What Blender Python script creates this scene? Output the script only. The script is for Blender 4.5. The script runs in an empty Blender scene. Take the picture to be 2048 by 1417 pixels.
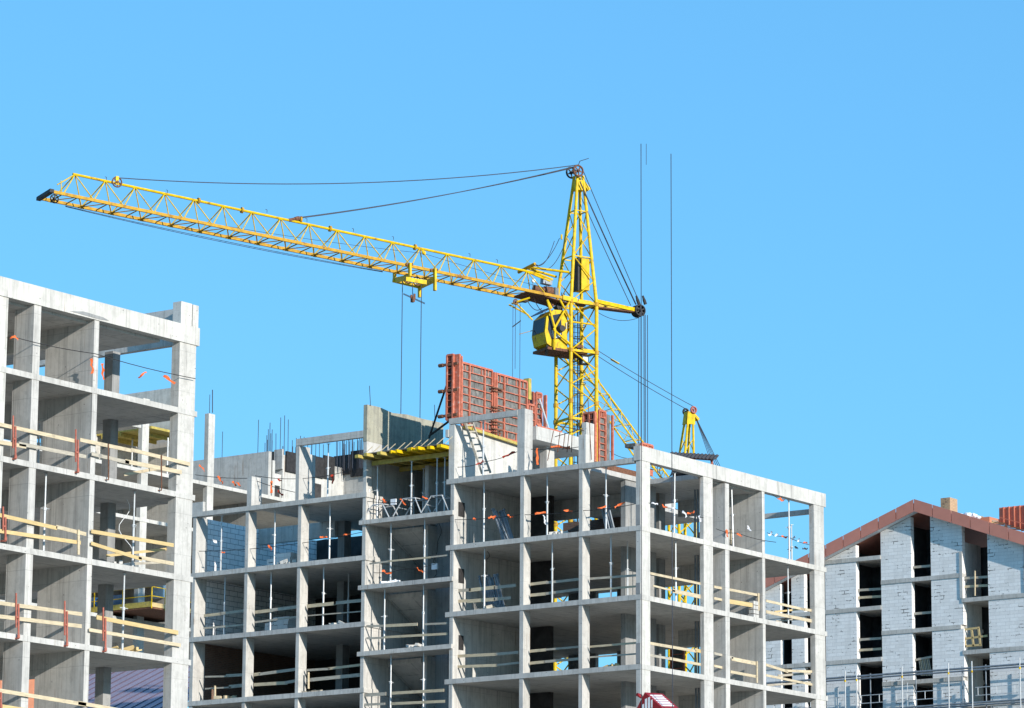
import bpy, math, random
from mathutils import Vector, Matrix
random.seed(7)
SC = bpy.context.scene
COL = SC.collection
# ------------------------------------------------------------------ camera, sky, sun, exposure
FPX, AZ, TI = 7175.5, -0.6001, 0.2037
CXP, CYP = 1024 + 214.54, 708.5
CAM = Vector((85.6216, -126.768, 0.0))
FW = Vector((math.sin(AZ)*math.cos(TI), math.cos(AZ)*math.cos(TI), math.sin(TI)))
RT = Vector((math.cos(AZ), -math.sin(AZ), 0))
UP = RT.cross(FW)
cd = bpy.data.cameras.new('camera'); cam = bpy.data.objects.new('camera', cd); COL.objects.link(cam)
cd.sensor_width = 36; cd.lens = FPX/2048*36; cd.shift_x = -214.54/2048
cd.clip_start = 1; cd.clip_end = 6000
m = Matrix((RT, UP, -FW)).transposed().to_4x4(); m.translation = CAM
cam.matrix_world = m
SC.camera = cam
SC.view_settings.view_transform = 'Standard'; SC.view_settings.look = 'None'
SC.view_settings.exposure = 0.28; SC.view_settings.gamma = 1
w = bpy.data.worlds.new('World'); SC.world = w; w.use_nodes = True
nt = w.node_tree; nt.nodes.clear()
SUN = Vector((0.97*math.cos(math.radians(18.3)), -0.245*math.cos(math.radians(18.3)), math.sin(math.radians(18.3)))).normalized()
sky = nt.nodes.new('ShaderNodeTexSky'); sky.sky_type = 'NISHITA'; sky.sun_disc = False
sky.sun_elevation = math.radians(18.3); sky.sun_rotation = math.atan2(SUN.x, SUN.y)
sky.altitude = 100; sky.air_density = 1.3; sky.dust_density = 0.2; sky.ozone_density = 2.5
tint = nt.nodes.new('ShaderNodeMix'); tint.data_type = 'RGBA'; tint.blend_type = 'MULTIPLY'; tint.inputs[0].default_value = 1
tint.inputs[7].default_value = (0.44, 0.87, 1.2, 1)
bg = nt.nodes.new('ShaderNodeBackground'); bg.inputs[1].default_value = 0.13
wo = nt.nodes.new('ShaderNodeOutputWorld')
nt.links.new(sky.outputs[0], tint.inputs[6]); 
flat = nt.nodes.new('ShaderNodeMix'); flat.data_type = 'RGBA'; flat.inputs[0].default_value = .45; flat.inputs[7].default_value = (1.2, 3.86, 6.9, 1)
nt.links.new(tint.outputs[2], flat.inputs[6]); nt.links.new(flat.outputs[2], bg.inputs[0]); nt.links.new(bg.outputs[0], wo.inputs[0])
sd = bpy.data.lights.new('sun', 'SUN'); sd.energy = 4.75; sd.angle = math.radians(0.5); sd.color = (1.0, 0.945, 0.865)
so = bpy.data.objects.new('sun', sd); COL.objects.link(so); so.rotation_euler = SUN.to_track_quat('Z', 'Y').to_euler(); so.location = (60, -40, 80)

# ------------------------------------------------------------------ helpers
def U(px, py, x=None, y=None, z=None, P=None, N=None):
    """the point of a real plane (x=, y=, z= or point+normal) that the photograph shows at this pixel"""
    d = FW + RT*((px-CXP)/FPX) - UP*((py-CYP)/FPX)
    if x is not None: t = (x-CAM.x)/d.x
    elif y is not None: t = (y-CAM.y)/d.y
    elif z is not None: t = (z-CAM.z)/d.z
    else: t = (P-CAM).dot(N)/d.dot(N)
    return CAM + d*t
class MB:
    def __init__(s): s.v = []; s.f = []; s.m = []
    def box(s, x0, x1, y0, y1, z0, z1, mi=0):
        if x0 > x1: x0, x1 = x1, x0
        if y0 > y1: y0, y1 = y1, y0
        n = len(s.v)
        s.v += [(x, y, z) for z in (z0, z1) for x, y in ((x0, y0), (x1, y0), (x1, y1), (x0, y1))]
        for f in ((3,2,1,0), (4,5,6,7), (0,1,5,4), (1,2,6,5), (2,3,7,6), (3,0,4,7)):
            s.f.append(tuple(n+i for i in f)); s.m.append(mi)
        return s
    def beam(s, p, q, w, h, up=(0,0,1), mi=0):
        p = Vector(p); q = Vector(q); d = (q-p).normalized(); up = Vector(up)
        if abs(d.dot(up)) > .98: up = Vector((1,0,0)) if abs(d.x) < .9 else Vector((0,1,0))
        a = d.cross(up).normalized(); b = a.cross(d)
        n = len(s.v)
        for c in (p, q):
            for i, j in ((-1,-1), (1,-1), (1,1), (-1,1)): s.v.append(tuple(c + a*(i*w/2) + b*(j*h/2)))
        for f in ((3,2,1,0), (4,5,6,7), (0,1,5,4), (1,2,6,5), (2,3,7,6), (3,0,4,7)):
            s.f.append(tuple(n+i for i in f)); s.m.append(mi)
        return s
    def tube(s, p, q, r, n=8, r2=None, mi=0, caps=True):
        p = Vector(p); q = Vector(q); r2 = r if r2 is None else r2
        d = (q-p).normalized(); up = Vector((0,0,1)) if abs(d.z) < .95 else Vector((1,0,0))
        a = d.cross(up).normalized(); b = a.cross(d); k = len(s.v)
        for c, rr in ((p, r), (q, r2)):
            for i in range(n):
                t = 2*math.pi*i/n; s.v.append(tuple(c + a*(rr*math.cos(t)) + b*(rr*math.sin(t))))
        for i in range(n):
            j = (i+1) % n; s.f.append((k+i, k+j, k+n+j, k+n+i)); s.m.append(mi)
        if caps: s.f.append(tuple(k+n-1-i for i in range(n))); s.f.append(tuple(k+n+i for i in range(n))); s.m += [mi, mi]
        return s
    def path(s, pts, r, n=6, mi=0):
        for a, b in zip(pts, pts[1:]): s.tube(a, b, r, n, mi=mi)
        return s
    def poly(s, pts, th, mi=0):
        """flat polygon given a real thickness vector th"""
        th = Vector(th); n = len(s.v); k = len(pts)
        s.v += [tuple(Vector(p)) for p in pts] + [tuple(Vector(p)+th) for p in pts]
        nn = sum(((Vector(pts[i])-Vector(pts[0])).cross(Vector(pts[(i+1) % k])-Vector(pts[0])) for i in range(k)), Vector())
        fl = nn.dot(th) > 0
        A = tuple(range(n, n+k)); B = tuple(range(n+k, n+2*k))
        s.f.append(A[::-1] if fl else A); s.f.append(B if fl else B[::-1]); s.m += [mi, mi]
        for i in range(k):
            j = (i+1) % k; f = (n+i, n+j, n+k+j, n+k+i); s.f.append(f if fl else f[::-1]); s.m.append(mi)
        return s
    def ring(s, c, ax, R, r, n=28, sec=6, mi=0):
        c = Vector(c); ax = Vector(ax).normalized(); a = ax.orthogonal().normalized(); b = ax.cross(a); k = len(s.v)
        for i in range(n):
            t = 2*math.pi*i/n; e = a*math.cos(t)+b*math.sin(t)
            for j in range(sec):
                u = 2*math.pi*j/sec; s.v.append(tuple(c + e*(R+r*math.cos(u)) + ax*(r*1.3*math.sin(u))))
        for i in range(n):
            for j in range(sec):
                i2 = (i+1) % n; j2 = (j+1) % sec
                s.f.append((k+i*sec+j, k+i2*sec+j, k+i2*sec+j2, k+i*sec+j2)); s.m.append(mi)
        return s
    def build(s, name, mats, parent=None, smooth=False):
        if not isinstance(mats, (list, tuple)): mats = [mats]
        me = bpy.data.meshes.new(name)
        loc = Vector((0, 0, 0))
        if parent is None and s.v:
            xs, ys, zs = zip(*s.v); loc = Vector((sum(xs)/len(xs), sum(ys)/len(ys), min(zs)))
        elif parent is not None: loc = worldloc(parent)
        me.from_pydata([tuple(Vector(v)-loc) for v in s.v], [], s.f)
        for mt in mats: me.materials.append(mt)
        if len(mats) > 1:
            for p, mi in zip(me.polygons, s.m): p.material_index = mi
        if smooth: me.shade_smooth()
        me.update()
        o = bpy.data.objects.new(name, me); COL.objects.link(o)
        if parent is not None: o.parent = parent; o['wl'] = list(loc)
        else: o.location = loc; o['wl'] = list(loc)
        return o
def worldloc(o): return Vector(o['wl'])
def tag(o, label, cat, group=None, kind=None):
    o['label'] = label
    if kind: o['kind'] = kind
    else: o['category'] = cat
    if group: o['group'] = group
    return o
def struct(o): o['kind'] = 'structure'; return o
def thing(name, loc, label, cat, group=None):
    o = bpy.data.objects.new(name, None); COL.objects.link(o); o.location = loc; o['wl'] = list(loc)
    o.empty_display_size = .3
    return tag(o, label, cat, group)
def bx(name, par, mt, x0, x1, y0, y1, z0, z1): return MB().box(x0, x1, y0, y1, z0, z1).build(name, mt, par)

# ------------------------------------------------------------------ materials
class NT:
    def __init__(s, name):
        s.mat = bpy.data.materials.new(name); s.mat.use_nodes = True; s.t = s.mat.node_tree
        s.b = s.t.nodes['Principled BSDF']
        s.pos = s.t.nodes.new('ShaderNodeNewGeometry')
    def n(s, typ, **k):
        o = s.t.nodes.new(typ)
        for a, v in k.items(): setattr(o, a, v)
        return o
    def l(s, a, b): s.t.links.new(a, b)
    def val(s, x, inp):
        if isinstance(x, (int, float)): inp.default_value = x
        elif isinstance(x, tuple): inp.default_value = x if len(x) == 4 or len(inp.default_value) == 3 else (*x, 1)
        else: s.l(x, inp)
    def math(s, op, a, b=0.0, c=None, clamp=False):
        o = s.n('ShaderNodeMath', operation=op, use_clamp=clamp); s.val(a, o.inputs[0]); s.val(b, o.inputs[1])
        if c is not None: s.val(c, o.inputs[2])
        return o.outputs[0]
    def mapping(s, src, scale, loc=(0, 0, 0)):
        o = s.n('ShaderNodeMapping'); s.l(src, o.inputs[0]); o.inputs[3].default_value = scale; o.inputs[1].default_value = loc
        return o.outputs[0]
    def noise(s, vec, sc, det=3, rough=.55):
        o = s.n('ShaderNodeTexNoise'); s.l(vec, o.inputs['Vector']); o.inputs['Scale'].default_value = sc
        o.inputs['Detail'].default_value = det; o.inputs['Roughness'].default_value = rough
        return o.outputs[0]
    def ramp(s, f, a, b, lo=0.0, hi=1.0):
        o = s.n('ShaderNodeMapRange', clamp=True); s.l(f, o.inputs[0])
        for i, v in enumerate((a, b, lo, hi)): o.inputs[1+i].default_value = v
        return o.outputs[0]
    def mix(s, f, a, b, mode='MIX'):
        o = s.n('ShaderNodeMix', data_type='RGBA', blend_type=mode); s.val(f, o.inputs[0]); s.val(a, o.inputs[6]); s.val(b, o.inputs[7])
        return o.outputs[2]
    def out(s, col, rough=.85, bump=None, bstr=.3, bdist=.02, metal=0):
        s.b.inputs['Specular IOR Level'].default_value = .22
        s.val(col, s.b.inputs['Base Color']); s.val(rough, s.b.inputs['Roughness']); s.b.inputs['Metallic'].default_value = metal
        if bump is not None:
            o = s.n('ShaderNodeBump'); o.inputs['Strength'].default_value = bstr; o.inputs['Distance'].default_value = bdist
            s.l(bump, o.inputs['Height']); s.l(o.outputs[0], s.b.inputs['Normal'])
        return s.mat
    def sep(s, v):
        o = s.n('ShaderNodeSeparateXYZ'); s.l(v, o.inputs[0]); return o.outputs
def concrete(name, col=(.535, .515, .48), dark=(.29, .28, .26), streak=.6, line=.6, lsp=.62, dirt=.75, grid=.85):
    N = NT(name); P = N.pos.outputs['Position']; nr = N.sep(N.pos.outputs['Normal']); p = N.sep(P)
    obi = N.n('ShaderNodeObjectInfo')
    side = N.math('LESS_THAN', N.math('ABSOLUTE', nr[2]), .5)
    under = N.math('LESS_THAN', nr[2], -.5)
    big = N.noise(P, .55, 5, .6); mid = N.noise(P, 2.6, 6, .65)
    st = N.noise(N.mapping(P, (5.5, 5.5, .28)), 1.0, 4, .6)
    st2 = N.noise(N.mapping(P, (16, 16, .5)), 1.0, 3, .6)
    c = N.mix(N.ramp(big, .32, .7), tuple(x*.88 for x in col), tuple(min(1, x*1.12) for x in col))
    c = N.mix(N.ramp(mid, .48, .75, 0, .75*dirt), c, dark)
    blot = N.noise(P, 1.1, 7, .75)
    c = N.mix(N.ramp(blot, .54, .6, 0, .38*dirt), c, tuple(x*.95 for x in dark))
    pat = N.noise(N.mapping(P, (.8, .8, .66), (7, 3, 1)), 1.0, 2, .3)
    c = N.mix(N.ramp(pat, .5, .53, 0, .13), c, (.36, .35, .31))
    spk = N.noise(P, 9, 5, .8)
    c = N.mix(N.ramp(spk, .58, .72, 0, .5*dirt), c, tuple(x*.7 for x in dark))
    c = N.mix(N.math('MULTIPLY', N.math('MULTIPLY', N.ramp(st, .5, .7), side), streak*.75), c, dark)
    c = N.mix(N.math('MULTIPLY', N.math('MULTIPLY', N.ramp(st2, .58, .72), side), streak*.6), c, tuple(x*.8 for x in dark))
    # board joints on walls, panel joints on soffits
    h = N.math('ADD', p[0], p[1])
    hw = N.math('ADD', h, N.math('MULTIPLY', N.noise(N.mapping(P, (.7, .7, 0)), 1.0, 1), 1.3))
    fr = N.math('FRACT', N.math('DIVIDE', hw, lsp)); fr2 = N.math('FRACT', N.math('DIVIDE', hw, lsp*2.7))
    ln = N.math('MULTIPLY', N.math('LESS_THAN', fr, .028), N.ramp(N.noise(N.mapping(P, (2.3, 2.3, .5)), 1.3, 3), .5, .62))
    ln = N.math('MAXIMUM', ln, N.math('MULTIPLY', N.math('LESS_THAN', fr2, .011), .8))
    c = N.mix(N.math('MULTIPLY', N.math('MULTIPLY', ln, side), line), c, (.10, .10, .10))
    gx = N.math('LESS_THAN', N.math('FRACT', N.math('DIVIDE', p[0], 1.25)), .03)
    gy = N.math('LESS_THAN', N.math('FRACT', N.math('DIVIDE', p[1], 2.5)), .014)
    g = N.math('MULTIPLY', N.math('MULTIPLY', N.math('MAXIMUM', gx, gy), under), N.ramp(mid, .4, .6, .25, 1))
    c = N.mix(N.math('MULTIPLY', g, grid), c, (.17, .165, .16))
    hz = N.math('LESS_THAN', N.math('FRACT', N.math('DIVIDE', N.math('ADD', p[2], .37), 1.5)), .008)
    c = N.mix(N.math('MULTIPLY', N.math('MULTIPLY', hz, side), line*.7), c, (.14, .14, .135))
    # blow holes
    vo = N.n('ShaderNodeTexVoronoi'); N.l(P, vo.inputs['Vector']); vo.inputs['Scale'].default_value = 3.2
    hole = N.math('MULTIPLY', N.math('LESS_THAN', vo.outputs['Distance'], .07), N.math('GREATER_THAN', N.noise(P, 1.7, 1), .47))
    c = N.mix(N.math('MULTIPLY', hole, .8), c, (.09, .085, .08))
    c = N.mix(.35, c, N.mix(obi.outputs['Random'], (.82, .83, .84), (1.12, 1.1, 1.06)), 'MULTIPLY')
    rs_ = N.noise(N.mapping(P, (7, 7, .35), (3, 9, 2)), 1.0, 3, .6); rm = N.noise(N.mapping(P, (1, 1, .8), (5, 1, 8)), .9, 2)
    c = N.mix(N.math('MULTIPLY', N.math('MULTIPLY', N.ramp(rs_, .6, .7), N.ramp(rm, .52, .6)), N.math('MULTIPLY', side, .5)), c, (.22, .13, .07))
    wet = N.noise(N.mapping(P, (2.4, 2.4, .7), (1, 4, 6)), 1.0, 6, .7)
    c = N.mix(N.ramp(wet, .57, .66, 0, .3*dirt), c, tuple(x*.8 for x in dark))
    fine = N.noise(P, 22, 4, .7)
    return N.out(c, .92, N.math('ADD', N.math('MULTIPLY', fine, .5), N.math('MULTIPLY', hole, -1.0)), .35, .02)
def simple(name, col, rough=.7, var=.25, sc=6, metal=0, dirt=None, dirtamt=0, dsc=3, aniso=(1, 1, 1), bump=.15):
    N = NT(name); P = N.pos.outputs['Position']; obi = N.n('ShaderNodeObjectInfo')
    a = N.noise(N.mapping(P, aniso), sc, 4)
    c = N.mix(N.ramp(a, .3, .7), tuple(x*(1-var) for x in col), tuple(min(1, x*(1+var)) for x in col))
    if dirt: c = N.mix(N.ramp(N.noise(P, dsc, 6, .7), .55, .68, 0, dirtamt), c, dirt)
    c = N.mix(.3, c, N.mix(obi.outputs['Random'], (.85, .85, .85), (1.15, 1.15, 1.15)), 'MULTIPLY')
    return N.out(c, rough, a, bump, .01, metal)
def masonry(name, c1, c2, mortar, bw, bh, ms=.012, gap=None, patch=.5):
    N = NT(name); P = N.pos.outputs['Position']; p = N.sep(P)
    cb = N.n('ShaderNodeCombineXYZ'); N.l(N.math('ADD', p[0], p[1]), cb.inputs[0]); N.l(p[2], cb.inputs[1])
    wv = N.noise(P, 1.5, 2); 
    br = N.n('ShaderNodeTexBrick'); N.l(cb.outputs[0], br.inputs['Vector']); br.inputs['Scale'].default_value = 1
    br.inputs['Brick Width'].default_value = bw; br.inputs['Row Height'].default_value = bh; br.inputs['Mortar Size'].default_value = ms
    br.inputs['Mortar Smooth'].default_value = .1; br.offset = .42; br.inputs['Bias'].default_value = 0
    br.inputs['Color1'].default_value = (*c1, 1); br.inputs['Color2'].default_value = (*c2, 1); br.inputs['Mortar'].default_value = (*mortar, 1)
    br2 = N.n('ShaderNodeTexBrick'); N.l(cb.outputs[0], br2.inputs['Vector']); br2.inputs['Scale'].default_value = 1
    br2.inputs['Brick Width'].default_value = bw; br2.inputs['Row Height'].default_value = bh; br2.inputs['Mortar Size'].default_value = ms*2.4
    br2.offset = .42
    c = N.mix(N.ramp(N.noise(P, 9, 4), .3, .7, 0, .4), br.outputs['Color'], tuple(x*.7 for x in c1))
    base = c
    if gap:
        g = N.math('MULTIPLY', br2.outputs['Fac'], N.ramp(N.noise(N.mapping(P, (1, 1, 1.6)), 1.1, 5, .8), .565, .6))
        c = N.mix(N.math('MULTIPLY', g, patch*1.4, clamp=True), base, gap)
    st = N.noise(N.mapping(P, (2.5, 2.5, .5)), 1.0, 4)
    c = N.mix(N.ramp(st, .48, .75, 0, .4), c, tuple(x*.62 for x in c1))
    return N.out(c, .95, br.outputs['Fac'], -.4, .01)
M = {}
M['con'] = concrete('concrete')
M['conw'] = concrete('board_marked_concrete', (.55, .53, .495), (.26, .25, .235), .8, .75, .5, .55)
M['conl'] = concrete('pale_concrete', (.57, .55, .51), (.30, .29, .27), .6, .35, 2.4, .6)
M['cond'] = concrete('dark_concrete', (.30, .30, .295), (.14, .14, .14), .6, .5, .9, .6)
M['unlit'] = simple('unlit_black', (.05, .046, .045), .8, .4, 2)  # near-black, the shade of unlit interiors put into the colour
M['conv'] = concrete('stained_ochre_concrete', (.36, .345, .265), (.17, .165, .145), .9, .3, 1.1, 1.0)
M['aac'] = masonry('aerated_block', (.88, .865, .84), (.76, .74, .71), (.55, .54, .53), .6, .2, .009, (.09, .085, .08), .9)
M['aac2'] = masonry('aerated_block_dark_joints', (.92, .91, .89), (.84, .83, .81), (.22, .22, .23), .6, .25, .015)
M['brick'] = masonry('brown_brick', (.20, .11, .075), (.13, .075, .055), (.17, .15, .13), .25, .085, .012)
M['ybrick'] = masonry('yellow_brick', (.56, .37, .21), (.44, .28, .16), (.27, .23, .18), .25, .09, .014, (.12, .09, .07), .5)
M['yel'] = simple('yellow_crane_paint', (.64, .42, .003), .5, .2, 4, 0, (.20, .09, .03), .9, 3.4)
M['yrust'] = simple('rusty_yellow_paint', (.46, .25, .015), .6, .25, 5, 0, (.16, .06, .02), .9, 2.2)
M['ytim'] = simple('yellow_formwork_timber', (.46, .36, .09), .75, .25, 5, 0, (.28, .25, .16), .8, 4)
M['rust'] = simple('rusty_steel', (.16, .075, .045), .85, .4, 12)
M['rope'] = simple('steel_rope', (.045, .05, .065), .6, .2, 6)
M['blk'] = simple('black_steel', (.035, .033, .033), .6, .3, 6)
M['prop'] = simple('galvanised_steel', (.56, .57, .57), .45, .15, 5, .25, (.30, .29, .28), .6, 5)
M['propd'] = simple('dull_galvanised_steel', (.22, .25, .28), .5, .2, 5, .3)
M['red'] = simple('red_form_paint', (.47, .14, .085), .7, .25, 6, 0, (.42, .34, .29), .85, 6)
M['redc'] = simple('red_clamp_paint', (.38, .115, .08), .6, .2, 9, 0, (.2, .09, .05), .6, 8)
M['ply'] = simple('weathered_form_ply', (.15, .145, .135), .9, .45, 7, 0, (.30, .28, .25), .7, 5, (1, 1, .4))
M['wood'] = simple('pine_board', (.52, .43, .29), .8, .2, 3, 0, (.33, .28, .20), .75, 2.2, (1, 1, 9))
M['woody'] = simple('new_yellow_board', (.54, .40, .19), .75, .15, 3, 0, (.42, .31, .16), .6, 2.5, (1, 1, 9))
M['woodg'] = simple('grey_weathered_board', (.40, .36, .29), .85, .25, 3, 0, (.26, .24, .21), .8, 2.5, (1, 1, 9))
M['flag'] = simple('orange_flag_cloth', (.78, .15, .04), .7, .2, 14)
M['flagr'] = simple('dark_red_flag_cloth', (.42, .04, .02), .7, .2, 14)
M['flagw'] = simple('white_flag_cloth', (.75, .75, .78), .7, .1, 14)
M['fascia'] = simple('brown_metal_fascia', (.52, .21, .155), .5, .06, 1.5)
M['roofr'] = simple('red_roof_sheet', (.55, .18, .11), .45, .08, 2)
M['white'] = simple('white_plastic', (.72, .74, .76), .6, .1, 5)
M['orangem'] = simple('orange_metal_sheet', (.52, .22, .13), .5, .08, 3)
M['purple'] = simple('mauve_seam_roof', (.37, .31, .385), .42, .12, .35, .35)
M['seam'] = simple('dark_seam', (.10, .07, .09), .5, .1, 4)
M['glass'] = simple('cab_glass', (.03, .04, .06), .12, .2, 3)
M['glassl'] = simple('bright_glass', (.52, .62, .66), .15, .2, 9)
M['blue'] = simple('blue_panel', (.10, .17, .28), .6, .15, 4)
M['bluel'] = simple('blue_lettering', (.05, .25, .72), .6, .1, 4)
M['sheet'] = simple('dark_corrugated_sheet', (.075, .062, .058), .6, .3, 4)
M['craneR'] = simple('crimson_paint', (.26, .018, .022), .35, .1, 6)
M['ground'] = simple('site_ground', (.27, .235, .19), .95, .3, .08)
# ------------------------------------------------------------------ ground
g = MB(); g.f.append((0, 1, 2, 3)); g.m.append(0); g.v = [(-3000, -3000, -1.7), (3000, -3000, -1.7), (3000, 3000, -1.7), (-3000, 3000, -1.7)]
struct(g.build('ground', M['ground']))
# ================================================================== corner block with its stair bay and left wing (all share the plane y = 0)
ZA = [12.07, 15.07, 18.07, 21.07, 24.07, 27.07]
ZB = [12.0, 15.0, 18.0, 21.0, 24.03, 26.93]
ZM = [13.62, 16.62, 19.63, 22.65, 25.64]
T = .22
block = thing('concrete_frame_building', (-12, 7, -1.7), 'bare concrete frame building in the middle with a sharp corner column facing the viewer', 'building', None)
def slab(par, mt, x0, x1, y0, y1, zt, t=T): return bx('floor_slab', par, mt, x0, x1, y0, y1, zt-t, zt)
con, conw, conl, cond = M['con'], M['conw'], M['conl'], M['cond']
for z in ZA[:5]: slab(block, con, -10.53, 0, 0, 15.45, z); slab(block, con, -15.065, -10.535, 6.5, 15.4, z)
# roof slab with the open notch at the corner
rs = MB(); rs.poly([(-10.53, 0, 26.85), (-3.08, 0, 26.85), (-3.08, 5.1, 26.85), (-.362, 5.1, 26.85), (-.362, 10.12, 26.85), (-6.6, 10.12, 26.85), (-6.6, 15.45, 26.85), (-10.53, 15.45, 26.85)], (0, 0, .22)).build('roof_slab', con, block)
bx('roof_beam', block, con, -3.08, -.36, 0, .3, 26.84, 27.07)
bx('roof_beam', block, conl, -.36, 0, -.02, 15.47, 26.92, 27.55)
bx('roof_beam', block, con, -6.58, -.37, 15.1, 15.3, 26.62, 26.85)
bx('parapet_board', block, M['rust'], -3.2, -3.12, .4, 4.9, 27.08, 27.33)
MB().box(-4.3, -4.0, .6, 4.6, 27.08, 27.2).build('parapet_board', M['woodg'], block)
for i in range(5):
    z0, z1 = (ZA[i], ZA[i+1]-T) if i else (-1.7, ZA[1]-T)
    for q in range(4): MB().tube((-2.1+.11*q, 7.5+.06*q, z0), (-2.1+.11*q, 7.5+.06*q, z1), .045, 6).build('riser_pipe', M['propd'], block)
    zz = z0; top = i == 4
    # facade columns of the left face
    bx('column', block, con, -6.45, -6.25, .03, .55, zz, z1); bx('column', block, con, -3.28, -3.09, .03, .6, zz, z1)
    # corner column and right face
    bx('column', block, conl, -.26, -.02, .02, .75, zz, z1 + (.06 if top else 0))
    bx('column', block, con, -.22, -.02, 5.0, 5.75, zz, z1 + (.06 if top else 0))
    bx('wall', block, conw, -.95, -.02, 6.75, 7.1, zz, z1)
    bx('wall', block, conw, -2.38, -.02, 9.87, 10.1, zz, z1 + (.06 if top else 0))
    bx('lintel', block, conw, -4.6, -2.385, 9.87, 10.1, z1-.72, z1)
    bx('column', block, con, -.28, -.02, 14.4, 15.3, zz, z1 + (.06 if top else 0))
    # party wall on the stair bay and inner walls
    bx('wall', block, conw, -10.3, -10.11, .03, 6.4, zz, z1)
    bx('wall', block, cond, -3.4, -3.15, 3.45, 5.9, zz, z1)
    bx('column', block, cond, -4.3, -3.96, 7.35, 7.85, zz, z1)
    bx('wall', block, M['unlit'], -10.1, -8.4, 5.1, 5.35, zz, z1)  # unlit core wall, its shade painted as a black colour
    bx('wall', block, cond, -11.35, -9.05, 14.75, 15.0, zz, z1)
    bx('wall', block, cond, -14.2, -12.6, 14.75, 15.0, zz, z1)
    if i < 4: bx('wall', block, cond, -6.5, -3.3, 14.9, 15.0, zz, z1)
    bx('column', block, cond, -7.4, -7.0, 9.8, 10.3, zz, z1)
# roof storey frame over the left bay
bx('wall', block, conl, -10.42, -10.11, .02, 5.35, 27.07, 29.55)
bx('column', block, con, -6.62, -6.22, .02, .62, 27.07, 29.86)
bx('roof_beam', block, con, -10.42, -6.62, .0, .2, 29.58, 29.84)
bx('column', block, conl, -3.3, -2.92, .02, .66, 27.07, 28.36)
bx('column', block, con, -3.6, -3.36, .7, 1.3, 27.07, 29.05)
bx('upper_slab', block, conl, -12.5, -8.95, 4.7, 9.4, 29.45, 30.07)
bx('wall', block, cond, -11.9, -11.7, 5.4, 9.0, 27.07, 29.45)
bx('column', block, con, -9.9, -9.5, 6.3, 6.9, 27.07, 29.45)
bx('wall', block, con, -8.2, -8.0, 13, 14.8, 27.07, 27.9)
bx('beam', block, conl, -9.3, -4.3, 6.5, 6.75, 25.95, 26.84)  # pale concrete stands in for daylight falling on this beam
bx('wall', block, M['brick'], -12.6, -8.6, 12.0, 12.2, 24.07, 26.84)
bx('wall', block, conl, -9.05, -8.0, 14.75, 15.0, 24.07, 25.7)
# stair bay
for i, z in enumerate(ZM): bx('landing_slab', block, con, -15.46, -10.12, -.06, 1.6, z-.2, z)
for i in range(5):
    zt = ZM[i]
    zn = ZM[i+1]-.2 if i < 4 else 28.2
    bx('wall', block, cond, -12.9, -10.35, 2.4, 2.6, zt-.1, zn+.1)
    bx('column', block, con, -13.1, -12.88, 1.75, 2.6, zt-.1, zn)
    if i < 4:
        MB().poly([(-15.1, 1.7, zn-.05), (-15.1, 4.6, zn-1.6), (-15.1, 4.6, zn-1.8), (-15.1, 1.7, zn-.25)], (1.95, 0, 0)).build('stair_flight', con, block)
        bx('downpipe', block, M['rust'], -11.9, -11.8, 2.25, 2.35, zt, zn)
for i in range(5):
    z0, z1 = (ZB[i], ZB[i+1]-T) if i else (-1.7, ZB[1]-T)
    bx('wall', block, conw, -15.32, -15.13, .02, 5.6, z0, z1+T-.002)
bx('wall', block, conl, -15.32, -15.13, .02, 5.75, ZB[5], 29.3)
MB().poly([(-15.33, .0, 29.302), (-15.33, 5.77, 29.302), (-15.33, 5.77, 31.02), (-15.33, 4.2, 30.98), (-15.33, 3.0, 31.0), (-15.33, 1.9, 30.9), (-15.33, .9, 31.02), (-15.33, .0, 31.0)], (.21, 0, 0)).build('wall', M['conv'], block)
bx('wall', block, con, -15.12, -10.43, 5.2, 5.4, 25.64, 31.0-1.5)
bx('beam', block, con, -10.6, -10.44, -.02, 5.0, 29.0, 29.35)
# left wing
for z in ZB[:5]: slab(block, con, -25.62, -15.07, -.02, 15.4, z)
MB().poly([(-25.62, -.02, 26.71), (-15.07, -.02, 26.71), (-15.07, 15.4, 26.71), (-21.55, 15.4, 26.71), (-21.55, .38, 26.71), (-25.62, .38, 26.71)], (0, 0, .22)).build('roof_slab', con, block)
for i in range(5):
    z0, z1 = (ZB[i], ZB[i+1]-T) if i else (-1.7, ZB[1]-T)
    for x in (-22.28, -19.12):
        bx('column', block, con, x, x+.14+.05, .03, .6, z0, z1)
    bx('wall', block, con, -25.5, -25.3, .02, .85, z0, z1)
    mt = {4: M['aac2'], 3: M['aac2'], 2: M['brick']}.get(i, con)
    bx('wall', block, mt, -25.48, -25.32, .852, 9.5, z0, z1)
    bx('wall', block, M['unlit'], -25.3, -15.35, 9.0, 9.2, z0, z1)  # added to close the bays and keep them dark, shade painted in
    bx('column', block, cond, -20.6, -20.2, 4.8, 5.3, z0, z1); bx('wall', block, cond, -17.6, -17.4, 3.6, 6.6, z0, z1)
    if i == 4: bx('beam', block, con, -25.3, -20.62, 4.6, 4.85, z1-.75, z1)
bx('column', block, con, -22.22, -21.95, .02, .75, ZB[5], 28.33)
bx('column', block, con, -19.3, -19.1, .02, .8, ZB[5], 29.5)
bx('roof_beam', block, con, -19.3, -15.33, .0, .22, 29.5, 29.82)
bx('column', block, con, -19.3, -19.1, .802, 1.2, ZB[5], 29.2)
bx('parapet', block, con, -25.6, -24.9, .0, .18, ZB[5], 27.4)
for k in range(3):
    MB().box(-10.115, -10.085, .35+.05*k, .8, ZA[4-k]+1.35, ZA[4-k]+2.0).build('wall_patch', M['blk'], block)

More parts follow.
